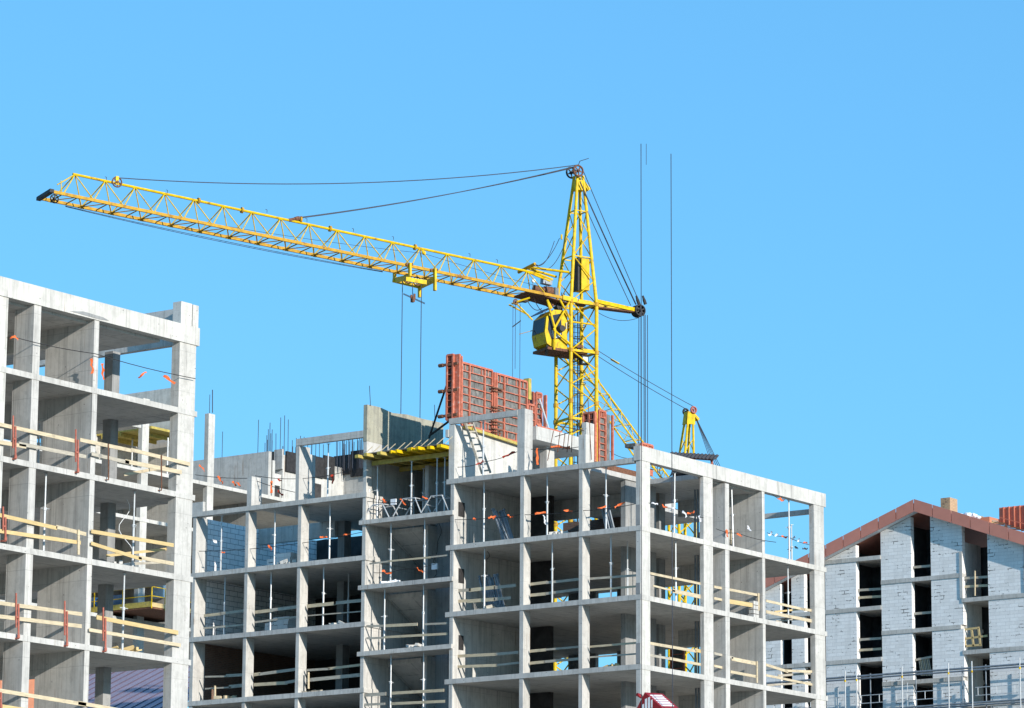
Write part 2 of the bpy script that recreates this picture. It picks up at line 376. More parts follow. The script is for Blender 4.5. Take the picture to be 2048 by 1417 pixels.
# ================================================================== near left block (plane x = 0)
ZC = [12.35, 15.38, 18.4, 21.4, 24.5]
near = thing('concrete_frame_building', (-5, -38, -1.7), 'nearest grey concrete frame building, cut off by the left edge of the photo', 'building')
for z in ZC: slab(near, con, -9, 0, -50, -29, z, .2)
slab(near, con, -9, -.37, -50, -30.72, 27.05, .2)
bx('roof_beam', near, conl, -.36, .02, -50, -28.98, 26.95, 27.62)
bx('roof_beam', near, con, -9, -.37, -29.3, -29.05, 27.05, 28.42)
bx('column', near, conl, -.4, .0, -30.02, -29.42, 27.62, 28.46)
bx('column', near, conl, -.3, -.03, -29.34, -29.02, 27.62, 28.46)
for i in range(5):
    z0 = ZC[i] if i else -1.7
    z1 = (ZC[i+1]-.2) if i < 4 else 26.949
    bx('column', near, conl, -.35, -.02, -39.6, -38.93, z0, z1)
    bx('wall', near, conw, -.93, -.02, -37.65, -37.3, z0, z1); bx('wall', near, conw, -2.35, -.02, -42.6, -42.35, z0, z1); bx('column', near, conl, -.35, -.02, -46.2, -45.6, z0, z1); bx('column', near, conl, -.4, -.02, -49.9, -49.2, z0, z1)
    bx('wall', near, conw, -2.35, -.02, -34.58, -34.33, z0, z1)
    bx('lintel', near, conw, -4.6, -2.355, -34.58, -34.33, z1-.75, z1)
    bx('column', near, con, -.4, -.02, -30.02, -29.12, z0, z1)
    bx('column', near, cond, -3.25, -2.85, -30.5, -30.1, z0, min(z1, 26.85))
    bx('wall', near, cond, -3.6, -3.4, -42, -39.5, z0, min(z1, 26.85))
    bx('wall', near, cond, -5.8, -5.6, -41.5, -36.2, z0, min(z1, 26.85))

# ================================================================== far left block seen behind (plane x = -60)
ZE = [22.1, 25.1, 28.12, 31.23, 34.34, 37.37]
far = thing('concrete_frame_building', (-66, 42, -1.7), 'distant pale concrete building with rebar on its roof, seen beyond the left block', 'building')
for z in ZE[2:]: slab(far, conl, -76, -60, 20, 60, z, .22)
for i in range(2, 6):
    z0, z1 = ZE[i], (ZE[i+1]-.22 if i < 5 else 41.75)
    for y in (34.55, 40.65):
        bx('column', far, conl, -60.35, -60.03, y, y+.6, z0, z1)
    if i < 5:
        bx('column', far, conl, -60.35, -60.03, 28.6, 29.2, z0, z1)
        bx('wall', far, con, -70, -62.2, 39.6, 39.8, z0, z1); bx('wall', far, cond, -66.2, -66, 24, 39.5, z0, z1)
        bx('wall', far, cond, -70, -62, 47, 47.2, z0, z1)
bx('wall', far, con, -70, -60.04, 39.0, 39.25, 37.37, 43.3)
bx('wall', far, con, -64.6, -64.4, 30.5, 38.9, 37.37, 41.0)
bx('wall', far, con, -68.4, -60.02, 46.5, 46.78, 37.37, 40.2)
bx('wall', far, conl, -62.2, -60.1, 47.0, 47.25, 37.37, 39.7)
w2 = bx('wall', far, conl, -61, -60.4, 47.26, 48.2, 37.37, 38.95)
core = bx('core_wall', far, conl, -66, -60.25, 48.2, 55.4, 37.37, 40.25)
bx('doorway', core, M['unlit'], -60.27, -60.235, 51.1, 52.1, 37.37, 38.85)
bx('doorway', w2, M['unlit'], -60.42, -60.38, 47.3, 48.1, 37.37, 38.2)
cw2 = bx('core_wall', far, con, -60.24, -57.6, 54.42, 57, 36.6, 40.3)
for a in ((-63, -60.9, 48.05, 48.19, 39.4, 40.5), (-60.88, -60.2, 48.06, 48.19, 39.3, 40.6), (-60.24, -60.1, 48.4, 50.6, 39.2, 40.5), (-60.24, -60.1, 50.62, 52.2, 39.25, 40.6),
          (-60.24, -60.1, 52.22, 53.3, 39.3, 40.8), (-61, -59.6, 54.28, 54.41, 39.8, 41.1), (-59.58, -58.5, 54.28, 54.41, 39.6, 41.3), (-58.48, -57.55, 54.28, 54.41, 39.4, 41.3)):
    bx('formwork_panel', far, M['blk'] if a[0] != -60.88 else con, *a)
for k in range(58):
    if k < 30: x, y, z = -60.5-random.random()*3*(k % 2), 47.0+k*.2, 40.2; h = random.choice((1.2, 1.4, 1.6))
    else: x, y, z = -60.5+random.random()*2.6, 53.4+random.random()*1.6, 40.6; h = random.choice((1.3, 1.6, 1.8))
    if k in (5, 6, 8, 10, 11): h += 1.3
    MB().tube((x, y, z-.6), (x+random.uniform(-.04, .04), y, z+h), .022, 5).build('rebar', M['rope'], far)
for p, q in (((-60.2, 40.9, 41.7), (-60.2, 40.9, 43.0)), ((-64.0, 46.6, 40.1), (-64.0, 46.6, 41.9)), ((-60.0, 37.9, 37.4), (-60.4, 37.7, 39.4))):
    MB().tube(p, q, .02, 5).build('rebar', M['rope'], far)
for z in (22.0, 16, 10, 4):
    slab(far, conl, -76, -60, 20, 60, z, .22)
for y in (20.5, 28.6, 34.55, 40.65, 47, 54, 59):
    for x in (-60.35, -68, -75.5): bx('column', far, conl, x, x+.35, y, y+.6, -1.7, 27.9)
# yellow deck on props inside the far block
dk = thing('formwork_deck', (-62, 37, 37.4), 'yellow slab formwork deck inside the distant left building, propped under its top storey', 'formwork')
MB().box(-65, -59.9, 35.2, 38.6, 39.95, 40.1).build('deck', M['ytim'], dk)
for x in (-64, -62.5, -61): MB().box(x, x+.12, 35.2, 38.5, 39.7, 39.94).build('joist', M['ytim'], dk)
for x, y in ((-60.3, 35.35), (-60.3, 37.2), (-62.6, 36.5)): MB().tube((x, y, 37.38), (x, y, 39.7), .05, 8).build('prop', M['prop'], dk)
bx('upper_slab', far, conl, -66, -60, 24, 34.4, 39.85, 40.05)
# loading platform
lp = thing('loading_platform', (-58, 36, 28.4), 'yellow railed loading platform jutting from the distant building, seen through the left block', 'platform')
A0 = U(303, 1217, x=-57.0); zl = A0.z
MB().box(-66, -57, A0.y, A0.y+5.2, zl, zl+.12).build('floor', M['rust'], lp)
MB().box(-66, -57, A0.y-.03, A0.y, zl+.1, zl+.42).build('toe_board', M['ytim'], lp)
MB().box(-57, -56.97, A0.y, A0.y+5.2, zl+.1, zl+.36).build('toe_board', M['woody'], lp)
for zz in (zl+.75, zl+1.3):
    MB().tube((-66, A0.y, zz), (-57, A0.y, zz), .025, 6).tube((-57, A0.y, zz), (-57, A0.y+5.2, zz), .025, 6).build('rail', M['yel'], lp)
for x, y in ((-57, 0), (-59.3, 0), (-61.6, 0), (-63.9, 0), (-57, 1.2), (-57, 2.4), (-57, 3.6), (-57, 4.8)):
    MB().tube((x, A0.y+y, zl), (x, A0.y+y, zl+1.3), .035, 6).build('post', M['yel'], lp)
tag(MB().box(-61.2, -60.2, 37.0, 37.3, 29.75, 31.0).build('notice_panel', M['white']), 'pale upright board behind the yellow loading platform', 'board')
bt = thing('banner', (-60.1, 33, 29.2), 'white site banner with blue letters behind the loading platform rails', 'banner')
MB().box(-63.5, -59.9, A0.y+.8, A0.y+.84, 28.7, 29.5).build('banner_sheet', M['blue'], bt)
cu = bpy.data.curves.new('lettering', 'FONT'); cu.body = 'ООО'; cu.size = .62; cu.extrude = .01; cu.materials.append(M['bluel'])
to = bpy.data.objects.new('lettering', cu); COL.objects.link(to)
bpy.context.view_layer.update(); lm = bpy.data.meshes.new_from_object(to); bpy.data.objects.remove(to); lm.materials.clear(); lm.materials.append(M['bluel'])
to = bpy.data.objects.new('lettering', lm); COL.objects.link(to); to.parent = bt
to.location = Vector((-62.3, A0.y+.77, 28.98)) - worldloc(bt); to.rotation_euler = (math.pi/2, 0, 0)
# ================================================================== mauve seam roof and orange cladding low behind the left block
pr = thing('seam_roof_building', (-46, 12, -1.7), 'low building with a mauve standing seam metal roof behind the left block', 'building')
zr = 22.85; yr = 20; run = 16
pitch = .455
MB().poly([(-62, yr, zr), (-38, yr, zr), (-38, yr-run, zr-run*pitch), (-62, yr-run, zr-run*pitch)], (0, .05, -.15)).build('roof', M['purple'], pr)
for k in range(30):
    x = -61.8+k*.8
    MB().beam((x, yr, zr+.02), (x, yr-run, zr+.02-run*pitch), .035, .05).build('roof_seam', M['seam'], pr)
MB().box(-61.5, -38.5, yr-run+.6, yr+6, -1.7, zr-run*pitch-.3).build('wall', cond, pr)
oc = MB()
o0 = U(57, 1353, x=-22); 
ocl = thing('metal_cladding', (o0.x, o0.y, 14), 'orange ribbed metal cladding standing behind the lowest bay of the left block', 'cladding')
for k in range(7):
    y = o0.y-3.2+k*.75
    MB().box(-22.3, -22, y, y+.5, 10, o0.z).box(-22.4, -22.12, y+.5, y+.75, 10, o0.z).build('cladding_rib', M['orangem'], ocl)
MB().box(-22.4, -21.9, o0.y-3.2, o0.y+2.2, o0.z, o0.z+.12).build('cap', M['white'], ocl)

# ================================================================== gabled block building on the right (plane y = 52)
YD = 52.0
gab = thing('gabled_building', (-15, 60, -1.7), 'pale aerated block building with a brown gabled metal fascia at the right edge', 'building')
def rz(x, drop=0):    # underside of the fascia above x
    pk = -15.75
    return (32.95 - (pk-x)*.36 if x < pk else 32.95 - (x-pk)*.365) - drop
L1 = [.9, 3.8, 6.75, 9.7, 12.7, 15.7, 18.75, 21.75, 24.76, 27.75, 30.68]; L2 = [2.4, 5.3, 8.25, 11.2, 14.2, 17.2, 20.25, 23.3, 26.25, 29.2]
def wallpiece(x0, x1, L, mt=M['aac'], z_min=-1.7):
    zs = [z_min]+[z for z in L if z > z_min+.5 and z < min(rz(x0), rz(x1))-.4]+[99]
    for a, b in zip(zs, zs[1:]):
        if b == 99:
            pk = -15.75
            top = [(x0, YD, rz(x0)), (x1, YD, rz(x1))]
            if x0 < pk < x1: top.insert(1, (pk, YD, rz(pk)))
            MB().poly([(x0, YD, a+.0)]+top+[(x1, YD, a+.0)], (0, .35, 0)).build('block_wall', mt, gab)
        else: MB().box(x0, x1, YD, YD+.35, a, b-.24).build('block_wall', mt, gab)
for x0, x1, L in ((-30, -25.2, L1), (-24.43, -23.55, L1), (-22.1, -20.0, L1), (-18.32, -16.3, L2), (-15.01, -12.95, L2), (-11.31, -5.5, L1)):
    wallpiece(x0, x1, L)
for x0, x1, L in ((-30, -18.34, L1), (-18.32, -13.1, L2), (-13.02, -5.5, L1)):
    for z in L:
        pk = -15.75
        if z < min(rz(x0 if x0 > -29 else -22.5), rz(x1)) - .2 or (x0 == -30 and z > 30):
            xa, xb = x0, x1
            if x0 == -30 and z > 30: xa = -22.1
            bx('floor_slab', gab, con, xa, xb, YD-.05, YD+13, z-.24, z)
for x0, x1, L in ((-25.2, -24.43, L1), (-23.55, -22.1, L1), (-20.0, -18.32, L1), (-16.3, -15.01, L2), (-12.95, -11.31, L1)):
    bx('blackout_wall', gab, M['unlit'], x0-.6, x1+.6, YD+2.6, YD+2.8, -1.7, min(rz(x0-.6), rz(x1+.6))-.1); bx('blackout_wall', gab, M['unlit'], x0-.6, x0-.45, YD+.37, YD+2.59, -1.7, min(rz(x0-.6), rz(x1+.6))-.1)  # black walls added behind the openings to shut the light out
bx('reveal_wall', gab, con, -13.09, -12.953, YD+.36, YD+2.2, 8, rz(-12.95)-.9)
bx('frame_post', gab, con, -13.12, -12.951, YD-.06, YD+.34, 27.752, 30.44)
bx('frame_post', gab, con, -9.0, -8.8, YD-.06, YD-.002, 27.752, 30.44)
# roof: brown fascia in sheets, deck behind
def fasc(xa, za, xb, zb, n):
    for k in range(n):
        a, b = k/n, (k+1)/n-.004
        p = [(xa+(xb-xa)*t, YD-.55, za+(zb-za)*t) for t in (a, b)]
        MB().poly([(p[0][0], p[0][1], p[0][2]), (p[1][0], p[1][1], p[1][2]), (p[1][0], p[1][1], p[1][2]+.72), (p[0][0], p[0][1], p[0][2]+.72)], (0, .05, 0)).build('fascia_sheet', M['fascia'], gab)
pk = -15.75
fasc(-30, rz(-30), pk, rz(pk), 12); fasc(pk+.005, rz(pk), -3.5, rz(-3.5), 10)
for xa, xb in ((-30, pk), (pk, -3.5)):
    MB().poly([(xa, YD-.5, rz(xa)+.1), (xb, YD-.5, rz(xb)+.1), (xb, YD-.5, rz(xb)+.5), (xa, YD-.5, rz(xa)+.5)], (0, 14, 0)).build('roof', M['fascia'], gab)
    MB().poly([(xa, YD-.498, rz(xa)+.02), (xb, YD-.498, rz(xb)+.02), (xb, YD-.498, rz(xb)+.09), (xa, YD-.498, rz(xa)+.09)], (0, .5, 0)).build('soffit_board', M['white'], gab)
cx = U(1888, 1010, y=56)
MB().box(cx.x, cx.x+.62, 55.6, 56.5, 32.6, U(1890, 996, y=55.6).z).build('chimney', M['ybrick'], gab)
# ================================================================== cranes
PHI = math.radians(31)
FH = Vector((math.sin(AZ), math.cos(AZ), 0))
DJ = (RT*(-math.cos(PHI)) - FH*math.sin(PHI)).normalized()      # horizontal direction of the jibs (to the left and towards us)
NJ = (RT*(-math.sin(PHI)) + FH*math.cos(PHI)).normalized()      # across the jib, away from us
ZV = Vector((0, 0, 1))
yel, rope, blk, rust = M['yel'], M['rope'], M['blk'], M['rust']
def lattice_leg_faces(mb, c0, c1, w0, w1, z0, z1, pan, rd, start=0):
    """zigzag lacing on the four faces of a square tapering tower"""
    n = max(1, round((z1-z0)/pan)); cs = [(1, -1), (-1, -1), (-1, 1), (1, 1)]
    def corner(i, z):
        t = (z-z0)/(z1-z0); c = c0.lerp(c1, t); w = (w0+(w1-w0)*t)/2; a, b = cs[i % 4]
        return Vector((c.x, c.y, 0)) + DJ*(a*w) + NJ*(b*w) + ZV*z
    for i in range(4):
        for k in range(n):
            za, zb = z0+(z1-z0)*k/n, z0+(z1-z0)*(k+1)/n
            p, q = ((i, i+1) if (k+start) % 2 else (i+1, i))
            mb.tube(corner(p, za), corner(q, zb), rd, 6)
    return corner
# ---- main crane
F0 = U(1141.5, 800, y=26)                       # nearest leg of the mast
PWR = 1.58; MC = F0 - DJ*(PWR/2) + NJ*(PWR/2); MC.z = 0
def OnNear(px, py): return U(px, py, P=MC-NJ*(PWR/2), N=NJ)
def OnMid(px, py): return U(px, py, P=MC, N=NJ)
def OnFar(px, py): return U(px, py, P=MC+NJ*(PWR/2), N=NJ)
zh = OnNear(1143, 603).z; ztop = OnMid(1152, 352).z; zplat = OnNear(1141, 700).z; zcol = OnNear(1141, 836).z
crane = thing('tower_crane', (MC.x, MC.y, -1.7), 'large yellow lattice tower crane with a long jib reaching left across the sky', 'crane', 'yellow tower cranes')
mast = MB()
for a in (1, -1):
    for b in (1, -1):
        mast.tube(MC+DJ*(a*PWR/2)+NJ*(b*PWR/2)+ZV*-1.7, MC+DJ*(a*PWR/2)+NJ*(b*PWR/2)+ZV*zh, .105, 10)
lattice_leg_faces(mast, MC, MC, PWR, PWR, zcol-.93*34, zcol, .93, .038)
lattice_leg_faces(mast, MC, MC, PWR, PWR, zcol, zplat, .92, .038, 1)
lattice_leg_faces(mast, MC, MC, PWR, PWR, zplat, zh, 1.3, .042, 1)
for z in (zcol, zplat, zh):
    cn = [MC+DJ*(a*PWR/2)+NJ*(b*PWR/2)+ZV*z for a, b in ((1, -1), (-1, -1), (-1, 1), (1, 1))]
    for i in range(4): mast.beam(cn[i], cn[(i+1) % 4], .09, .12)
mast.build('mast', yel, crane, smooth=False)
AP = Vector((MC.x, MC.y, 0)) - DJ*.12
head = MB()
for a, b in ((1, -1), (-1, -1), (-1, 1), (1, 1)):
    head.tube(MC+DJ*(a*PWR/2)+NJ*(b*PWR/2)+ZV*zh, AP+DJ*(a*.17)+NJ*(b*.17)+ZV*ztop, .1, 10, .085)
zs = [zh, zh+(ztop-zh)*.36, zh+(ztop-zh)*.72]
for k in range(2):
    t0, t1 = (zs[k]-zh)/(ztop-zh), (zs[k+1]-zh)/(ztop-zh)
    W = lambda t: PWR+(.34-PWR)*t
    lattice_leg_faces(head, MC.lerp(AP, t0), MC.lerp(AP, t1), W(t0), W(t1), zs[k], zs[k+1], (zs[k+1]-zs[k])/2, .03, 1)
    c = MC.lerp(AP, t1); c.z = 0; wv = W(t1)/2
    cn = [c+DJ*(a*wv)+NJ*(b*wv)+ZV*zs[k+1] for a, b in ((1, -1), (-1, -1), (-1, 1), (1, 1))]
    for i in range(4): head.beam(cn[i], cn[(i+1) % 4], .05, .06)
head.build('head_frame', yel, crane)
plate = MB()
plate.beam(AP+ZV*(ztop-.55)-DJ*.26, AP+ZV*(ztop-.55)+DJ*.26, .5, .55)
plate.beam(AP+ZV*(ztop-.35)-DJ*.2, AP+ZV*(ztop-.75)-DJ*.55, .5, .18).build('head_plate', yel, crane)
def sheave(c, ax, R, mt, par, name='sheave', spokes=6, th=.035):
    w = MB().ring(c, ax, R-th, th, 30, 6)
    ax = Vector(ax).normalized(); a = ax.orthogonal().normalized(); b = ax.cross(a)
    w.tube(Vector(c)-ax*.09, Vector(c)+ax*.09, R*.24, 12)
    for k in range(spokes):
        t = 2*math.pi*k/spokes+.3; e = a*math.cos(t)+b*math.sin(t)
        w.beam(Vector(c)+e*R*.15, Vector(c)+e*(R-th), R*.2, .03, ax)
    return w.build(name, mt, par)
WA = U(1156.5, 342, P=MC-NJ*.42, N=NJ)-NJ*.5; WB = U(1142.5, 346, P=MC+NJ*.35, N=NJ)+NJ*.35
wa = sheave(WA+NJ*.5, NJ, .34, rust, crane, spokes=5, th=.05); wb = sheave(WB-NJ*.35, NJ, .34, blk, crane, spokes=5, th=.05)
MB().tube(WA+NJ*.4, WB-NJ*.25, .05, 8).build('axle', blk, crane)
MB().tube(WA+NJ*.5+ZV*.3, WA+NJ*.5+ZV*.55-DJ*.1, .02, 6).tube(WA+NJ*.5+ZV*.55-DJ*.1, WA+NJ*.5+ZV*.78-DJ*.65, .02, 6).build('lightning_rod', blk, crane)
# ---- jib
jr = OnMid(1070, 546.5); jt = OnMid(150, 349.5)
JD = (jt-jr).normalized(); NP = 17; JL = (jt-jr).length; pl = JL/16.3
nb = OnNear(1124, 596); nt_ = OnNear(98, 382.5)
JB = (nt_-nb).normalized()
hh = .98
tops = [jt - JD*(pl*(i+.0)) for i in range(17)]
def foot(p, side):                                # point of a bottom chord below p
    base = OnNear(620, 491); 
    L = base + JB*((p-base).dot(JB))
    return L + (NJ*PWR if side else Vector())
jib = MB(); jib.tube(jt+JD*.12, jr-JD*.1, .07, 8)
jib.tube(jr-JD*.1, OnMid(1105, 560), .07, 8)
jib.build('jib_top_chord', yel, crane)
for side in (0, 1):
    a = foot(jt+JD*1.35, side); b = foot(OnMid(1140, 575), side)
    ch = MB().beam(a, b, .11, .15); 
    ch.build('jib_bottom_chord', M['yrust'], crane)
    if side == 0: MB().beam(foot(OnMid(1112, 560), 0), b, .24, .24).build('jib_root_block', yel, crane)
lac = MB(); und = MB()
mids = [tops[0]+JD*(pl*.5)]+[tops[i]-JD*(pl*.5) for i in range(17)]
for i, t in enumerate(tops):
    for side in (0, 1):
        lac.tube(t, foot(mids[i], side), .031, 6); lac.tube(t, foot(mids[i+1], side), .031, 6)
for i in range(17):
    p, q = foot(mids[i], 0), foot(mids[i], 1); r_, s_ = foot(mids[i+1], 0), foot(mids[i+1], 1)
    und.tube(p, q, .032, 6); und.tube(p.lerp(r_, .5), q.lerp(s_, .5), .03, 6)
    und.tube(p.lerp(r_, .5), s_, .026, 6); und.tube(q, p.lerp(r_, .5), .026, 6)
    lac.beam(q-JB*.16, q+JB*.16, .03, .2)
lac.build('jib_lacing', yel, crane); und.build('jib_under_bracing', M['yrust'], crane)
col_ = MB()
for zz in (zplat, zcol, zcol-5.5, zh, zplat-2.76):
    for a in (1, -1):
        for b in (1, -1): c = MC+DJ*(a*PWR/2)+NJ*(b*PWR/2)+ZV*zz; col_.tube(c-ZV*.1, c+ZV*.1, .14, 10)
col_.build('leg_collars', M['yrust'], crane)
for px, py in ((397, 402), (484, 421), (601, 440), (660, 458), (830, 495)):
    c = OnMid(px, py); MB().tube(c-JD*.05, c+JD*.05, .16, 12).build('chord_flange', M['yrust'], crane)
hooks = MB()
for px, py in ((213, 361), (335, 387), (485, 422), (534, 426), (614, 444), (707, 464), (787, 480), (940, 514), (995, 526)):
    c = OnMid(px, py); hooks.tube(c, c+ZV*.16, .014, 5).tube(c+ZV*.16, c+ZV*.16+JD*.09, .014, 5)
hooks.build('cable_hook', blk, crane)
# jib tip
tipc = foot(jt+JD*1.45, 0)
tp = MB().beam(tipc+ZV*.02-NJ*.1, tipc+NJ*(PWR+.1)-ZV*.03, .18, .22, JB)
tp.build('jib_tip_box', blk, crane)
MB().tube(jt, tipc+ZV*.4-JD*.3, .03, 6).tube(foot(jt+JD*.9, 0), jt.lerp(tipc, .6)+ZV*.2, .025, 6).build('tip_stay', yel, crane)
sheave(tipc+NJ*.8-JB*.5-ZV*.1, NJ, .24, blk, crane)
sc_ = OnMid(232.5, 365.5)
sheave(sc_-NJ*.1, NJ, .285, rust, crane, spokes=5)
MB().beam(sc_+ZV*.3-NJ*.1, sc_-NJ*.1-ZV*.15, .16, .08, NJ).build('sheave_bracket', yel, crane)
s2 = OnMid(846, 507)
sheave(s2-NJ*.1, NJ, .12, yel, crane, spokes=8, th=.05); MB().beam(s2+ZV*.28, s2, .1, .05, NJ).build('sheave_bracket', yel, crane)
# trolley on the bottom chords
tr = MB()
for px, b0 in ((817, (528, 554)), (867, (539, 583))):
    p = OnNear(px, b0[0]) - NJ*.16; q = OnNear(px, b0[1]) - NJ*.16
    tr.beam(p, q, .2, .12, DJ)
p = OnNear(808, 560)-NJ*.2; q = OnNear(849, 567)-NJ*.2; tr.beam(p, q, .1, .22)
for px, y0, y1 in ((792, 545, 563), (842, 560, 594)):
    tr.beam(OnFar(px, y0)+NJ*.16, OnFar(px, y1)+NJ*.16, .2, .12, DJ)
tr.beam(OnNear(817, 556)-NJ*.14, OnFar(792, 560)+NJ*.14, .12, .26)
tr.beam(OnNear(867, 560)-NJ*.14, OnFar(842, 572)+NJ*.14, .12, .3)
tr.beam(OnFar(788, 560)+NJ*.14, OnFar(842, 573)+NJ*.14, .1, .2)
trol = tr.build('trolley', yel, crane)
for px, py in ((812, 530), (822, 530), (861, 541), (872, 541)):
    c = OnNear(px, py)-NJ*.08; MB().tube(c-NJ*.05, c+NJ*.1, .07, 12).build('wheel', rust, trol)
sheave(OnMid(815, 558), NJ, .26, rust, trol); sheave(OnMid(834, 563), NJ, .26, rust, trol)
hb = thing('hook_block', OnMid(825.5, 603), 'small dark hook block hanging on thin ropes below the crane trolley', 'hook block')
c = OnMid(825.5, 598); MB().beam(c+ZV*.1, c-ZV*.18, .24, .14, DJ).beam(c+DJ*.08+ZV*.2, c+DJ*.08, .06, .1, DJ).beam(c-DJ*.1+ZV*.28, c-DJ*.1, .06, .1, DJ).build('block', rust, hb)
MB().tube(c+DJ*.55+ZV*.17, c-DJ*.72-ZV*.2, .018, 5).tube(c+DJ*.55+ZV*.22, c-DJ*.72-ZV*.15, .018, 5).build('spreader_bar', blk, hb)
MB().tube(c, OnMid(825, 567), .02, 5).build('rope', rope, hb)
hr = thing('hoist_rope', OnMid(822, 830), 'pair of thin hoist ropes hanging from the crane trolley down behind the tall concrete wall', 'rope')
for a, b in (((805, 560), (802, 840)), ((843, 568), (841, 845))):
    p = OnMid(*a); q = OnMid(*b); q = Vector((q.x, q.y, 6)); MB().tube(p, Vector((p.x, p.y, 6)), .022, 5).build('rope_strand', rope, hr)
def sag(p, q, s, r, n=14): 
    pts = [p.lerp(q, i/n) - ZV*(s*4*(i/n)*(1-i/n)) for i in range(n+1)]
    return MB().path(pts, r, 5)
WAc, WBc = WA+NJ*.5, WB-NJ*.35
sag(WAc+ZV*.33, sc_+ZV*.25, .64, .026, 20).build('jib_rope', rope, crane)
pend = OnMid(604, 436)
sag(WAc+ZV*.2+DJ*.25, pend, .22, .026).build('pendant_rope', rope, crane); sag(WBc+ZV*.25, pend+ZV*.05+NJ*.1, .2, .026).build('pendant_rope', rope, crane)
MB().tube(OnMid(578, 441), OnMid(604, 436), .09, 8).tube(OnMid(590, 439), OnMid(598, 437), .12, 8).build('pendant_clevis', rust, crane)
for dz, ex in ((-.02, 0), (-.09, .1)):
    p = foot(tops[0], 1)-ZV*(.09-dz*.4); q = foot(tops[11], 1)-ZV*(.09-dz*.4)
    sag(p+NJ*.1, q+NJ*.1, .12+ex*.4, .016).build('trolley_rope', rope, crane)
sag(OnMid(380, 440), s2, .12, .012).build('trolley_rope', rope, crane); sag(s2, OnMid(1085, 575), .05, .012).build('trolley_rope', rope, crane)
# counter arm with its sheaves and ropes
ca0 = OnNear(1194, 603); ca1 = OnNear(1281, 616)+NJ*.6
cb0 = OnFar(1160, 604); cb1 = OnFar(1262, 617)-NJ*.6
MB().beam(ca0, ca1, .14, .2).beam(cb0, ca1+NJ*.35, .14, .2).beam(OnNear(1200, 606), cb0.lerp(ca1, .5), .08, .1).build('counter_arm', yel, crane)
MB().beam(OnNear(1196, 612)+NJ*.5, ca1+NJ*.2-ZV*.1, .5, .07).build('arm_plate', M['rust'], crane)
wc = ca1 - DJ*.28 - ZV*.02
for k in range(4): sheave(wc+NJ*(-.12+k*.14), NJ, .34, blk, crane, th=.045)
MB().tube(wc-NJ*.25, wc+NJ*.5, .06, 8).build('axle', blk, crane)
for off in (0, .06): sag(WAc-DJ*.1-ZV*(.55+off), wc+NJ*(.1+off)+DJ*.12+ZV*.35, .05, .024).build('back_rope', rope, crane)
sag(WBc-DJ*.2-ZV*.5, wc+NJ*.3+DJ*.35+ZV*.3, .05, .022).build('back_rope', rope, crane)
sag(WAc-DJ*.33, wc-DJ*.3+NJ*.05, .03, .022).build('back_rope', rope, crane)
for px, py in ((1288, 600), (1275, 600)):
    c = U(px, py, P=wc, N=NJ); MB().tube(c, c+ZV*.22+DJ*.08, .08, 8, .05).tube(c-ZV*.25-DJ*.1, c, .09, 8).build('rope_socket', blk, crane)
for k, px in enumerate((1276, 1282.5, 1291, 1296, 1303)):
    p = U(px, 628, P=wc, N=NJ)+NJ*(-.1+.13*k)
    MB().tube(p, Vector((p.x + (-.25 if k == 0 else 0), p.y, 8)), .022, 5).build('fall_rope', rope, crane)
sag(OnNear(1194, 624), U(1277, 636, P=wc, N=NJ), .3, .016).build('power_cable', blk, crane)
# A frame from head to jib root, spreader bar, slack cables
bar0, bar1 = U(1037, 545, P=MC+NJ*.75, N=NJ), U(1070, 528, P=MC-NJ*.55, N=NJ)
MB().tube(bar0, bar1, .09, 8).build('spreader_bar', M['yrust'], crane)
MB().tube(OnMid(1060, 535), OnNear(1138, 545), .07, 8).tube(OnMid(1055, 537), OnFar(1112, 554), .07, 8).tube(OnMid(1045, 540), OnMid(1100, 563), .06, 8).build('root_strut', yel, crane)
sag(bar1, OnNear(1120, 478)+NJ*.6, .55, .018).build('slack_cable', blk, crane); sag(bar0.lerp(bar1, .8), OnFar(1119, 477), .5, .018).build('slack_cable', blk, crane)
sag(bar1, OnMid(1136, 470), .95, .018).build('slack_cable', blk, crane)
for px, py in ((1134, 468), (1123, 475)): c = OnMid(px, py); MB().tube(c-ZV*.12, c+ZV*.15, .05, 8).build('rope_clamp', yel, crane)
# electrical cabinet, winch motor, platform, cab
e0 = OnMid(1133, 580); e1 = OnMid(1160, 520)
MB().beam(Vector((MC.x, MC.y, e0.z))-DJ*.28-NJ*.1, Vector((MC.x, MC.y, e1.z))-DJ*.28-NJ*.1, .78, .5, DJ).build('electrical_cabinet', yel, crane)
MB().beam(Vector((MC.x, MC.y, e0.z-.05))+DJ*.13-NJ*.1, Vector((MC.x, MC.y, e1.z))+DJ*.13-NJ*.1, .74, .1, DJ).build('cabinet_dark_side', M['blk'], crane)  # black strip added for the cabinet's dark left side
pz = zh-.12
MB().beam(MC+DJ*3.4+ZV*(pz+.38), MC+DJ*.8+ZV*pz, 1.5, .05).build('jib_root_platform', M['rust'], crane)
wn = MC + DJ*1.6+NJ*.15; wn.z = OnMid(1100, 583).z
wm = MB().tube(wn+DJ*.35, wn+DJ*.95+ZV*.08, .2, 14).tube(wn-DJ*.15+ZV*.02, wn+DJ*.3, .27, 14)
winch = wm.build('winch', rust, crane)
MB().beam(wn+DJ*.45+ZV*.55, wn-DJ*.1+ZV*.5, .34, .3).build('gear_case', M['propd'], winch)
MB().beam(wn-DJ*.35-ZV*.25, wn-DJ*.35+ZV*.25, .3, .3).build('gear_case', M['propd'], winch)
MB().beam(MC+ZV*(zh+.1)-DJ*.5-NJ*.72, MC+ZV*(zh+.1)+DJ*.3-NJ*.72, .1, .14).beam(MC+ZV*(zplat+.12)-DJ*.7-NJ*.5, MC+ZV*(zplat+.12)-DJ*.0-NJ*.5, .4, .1).build('deck_plate', yel, crane)
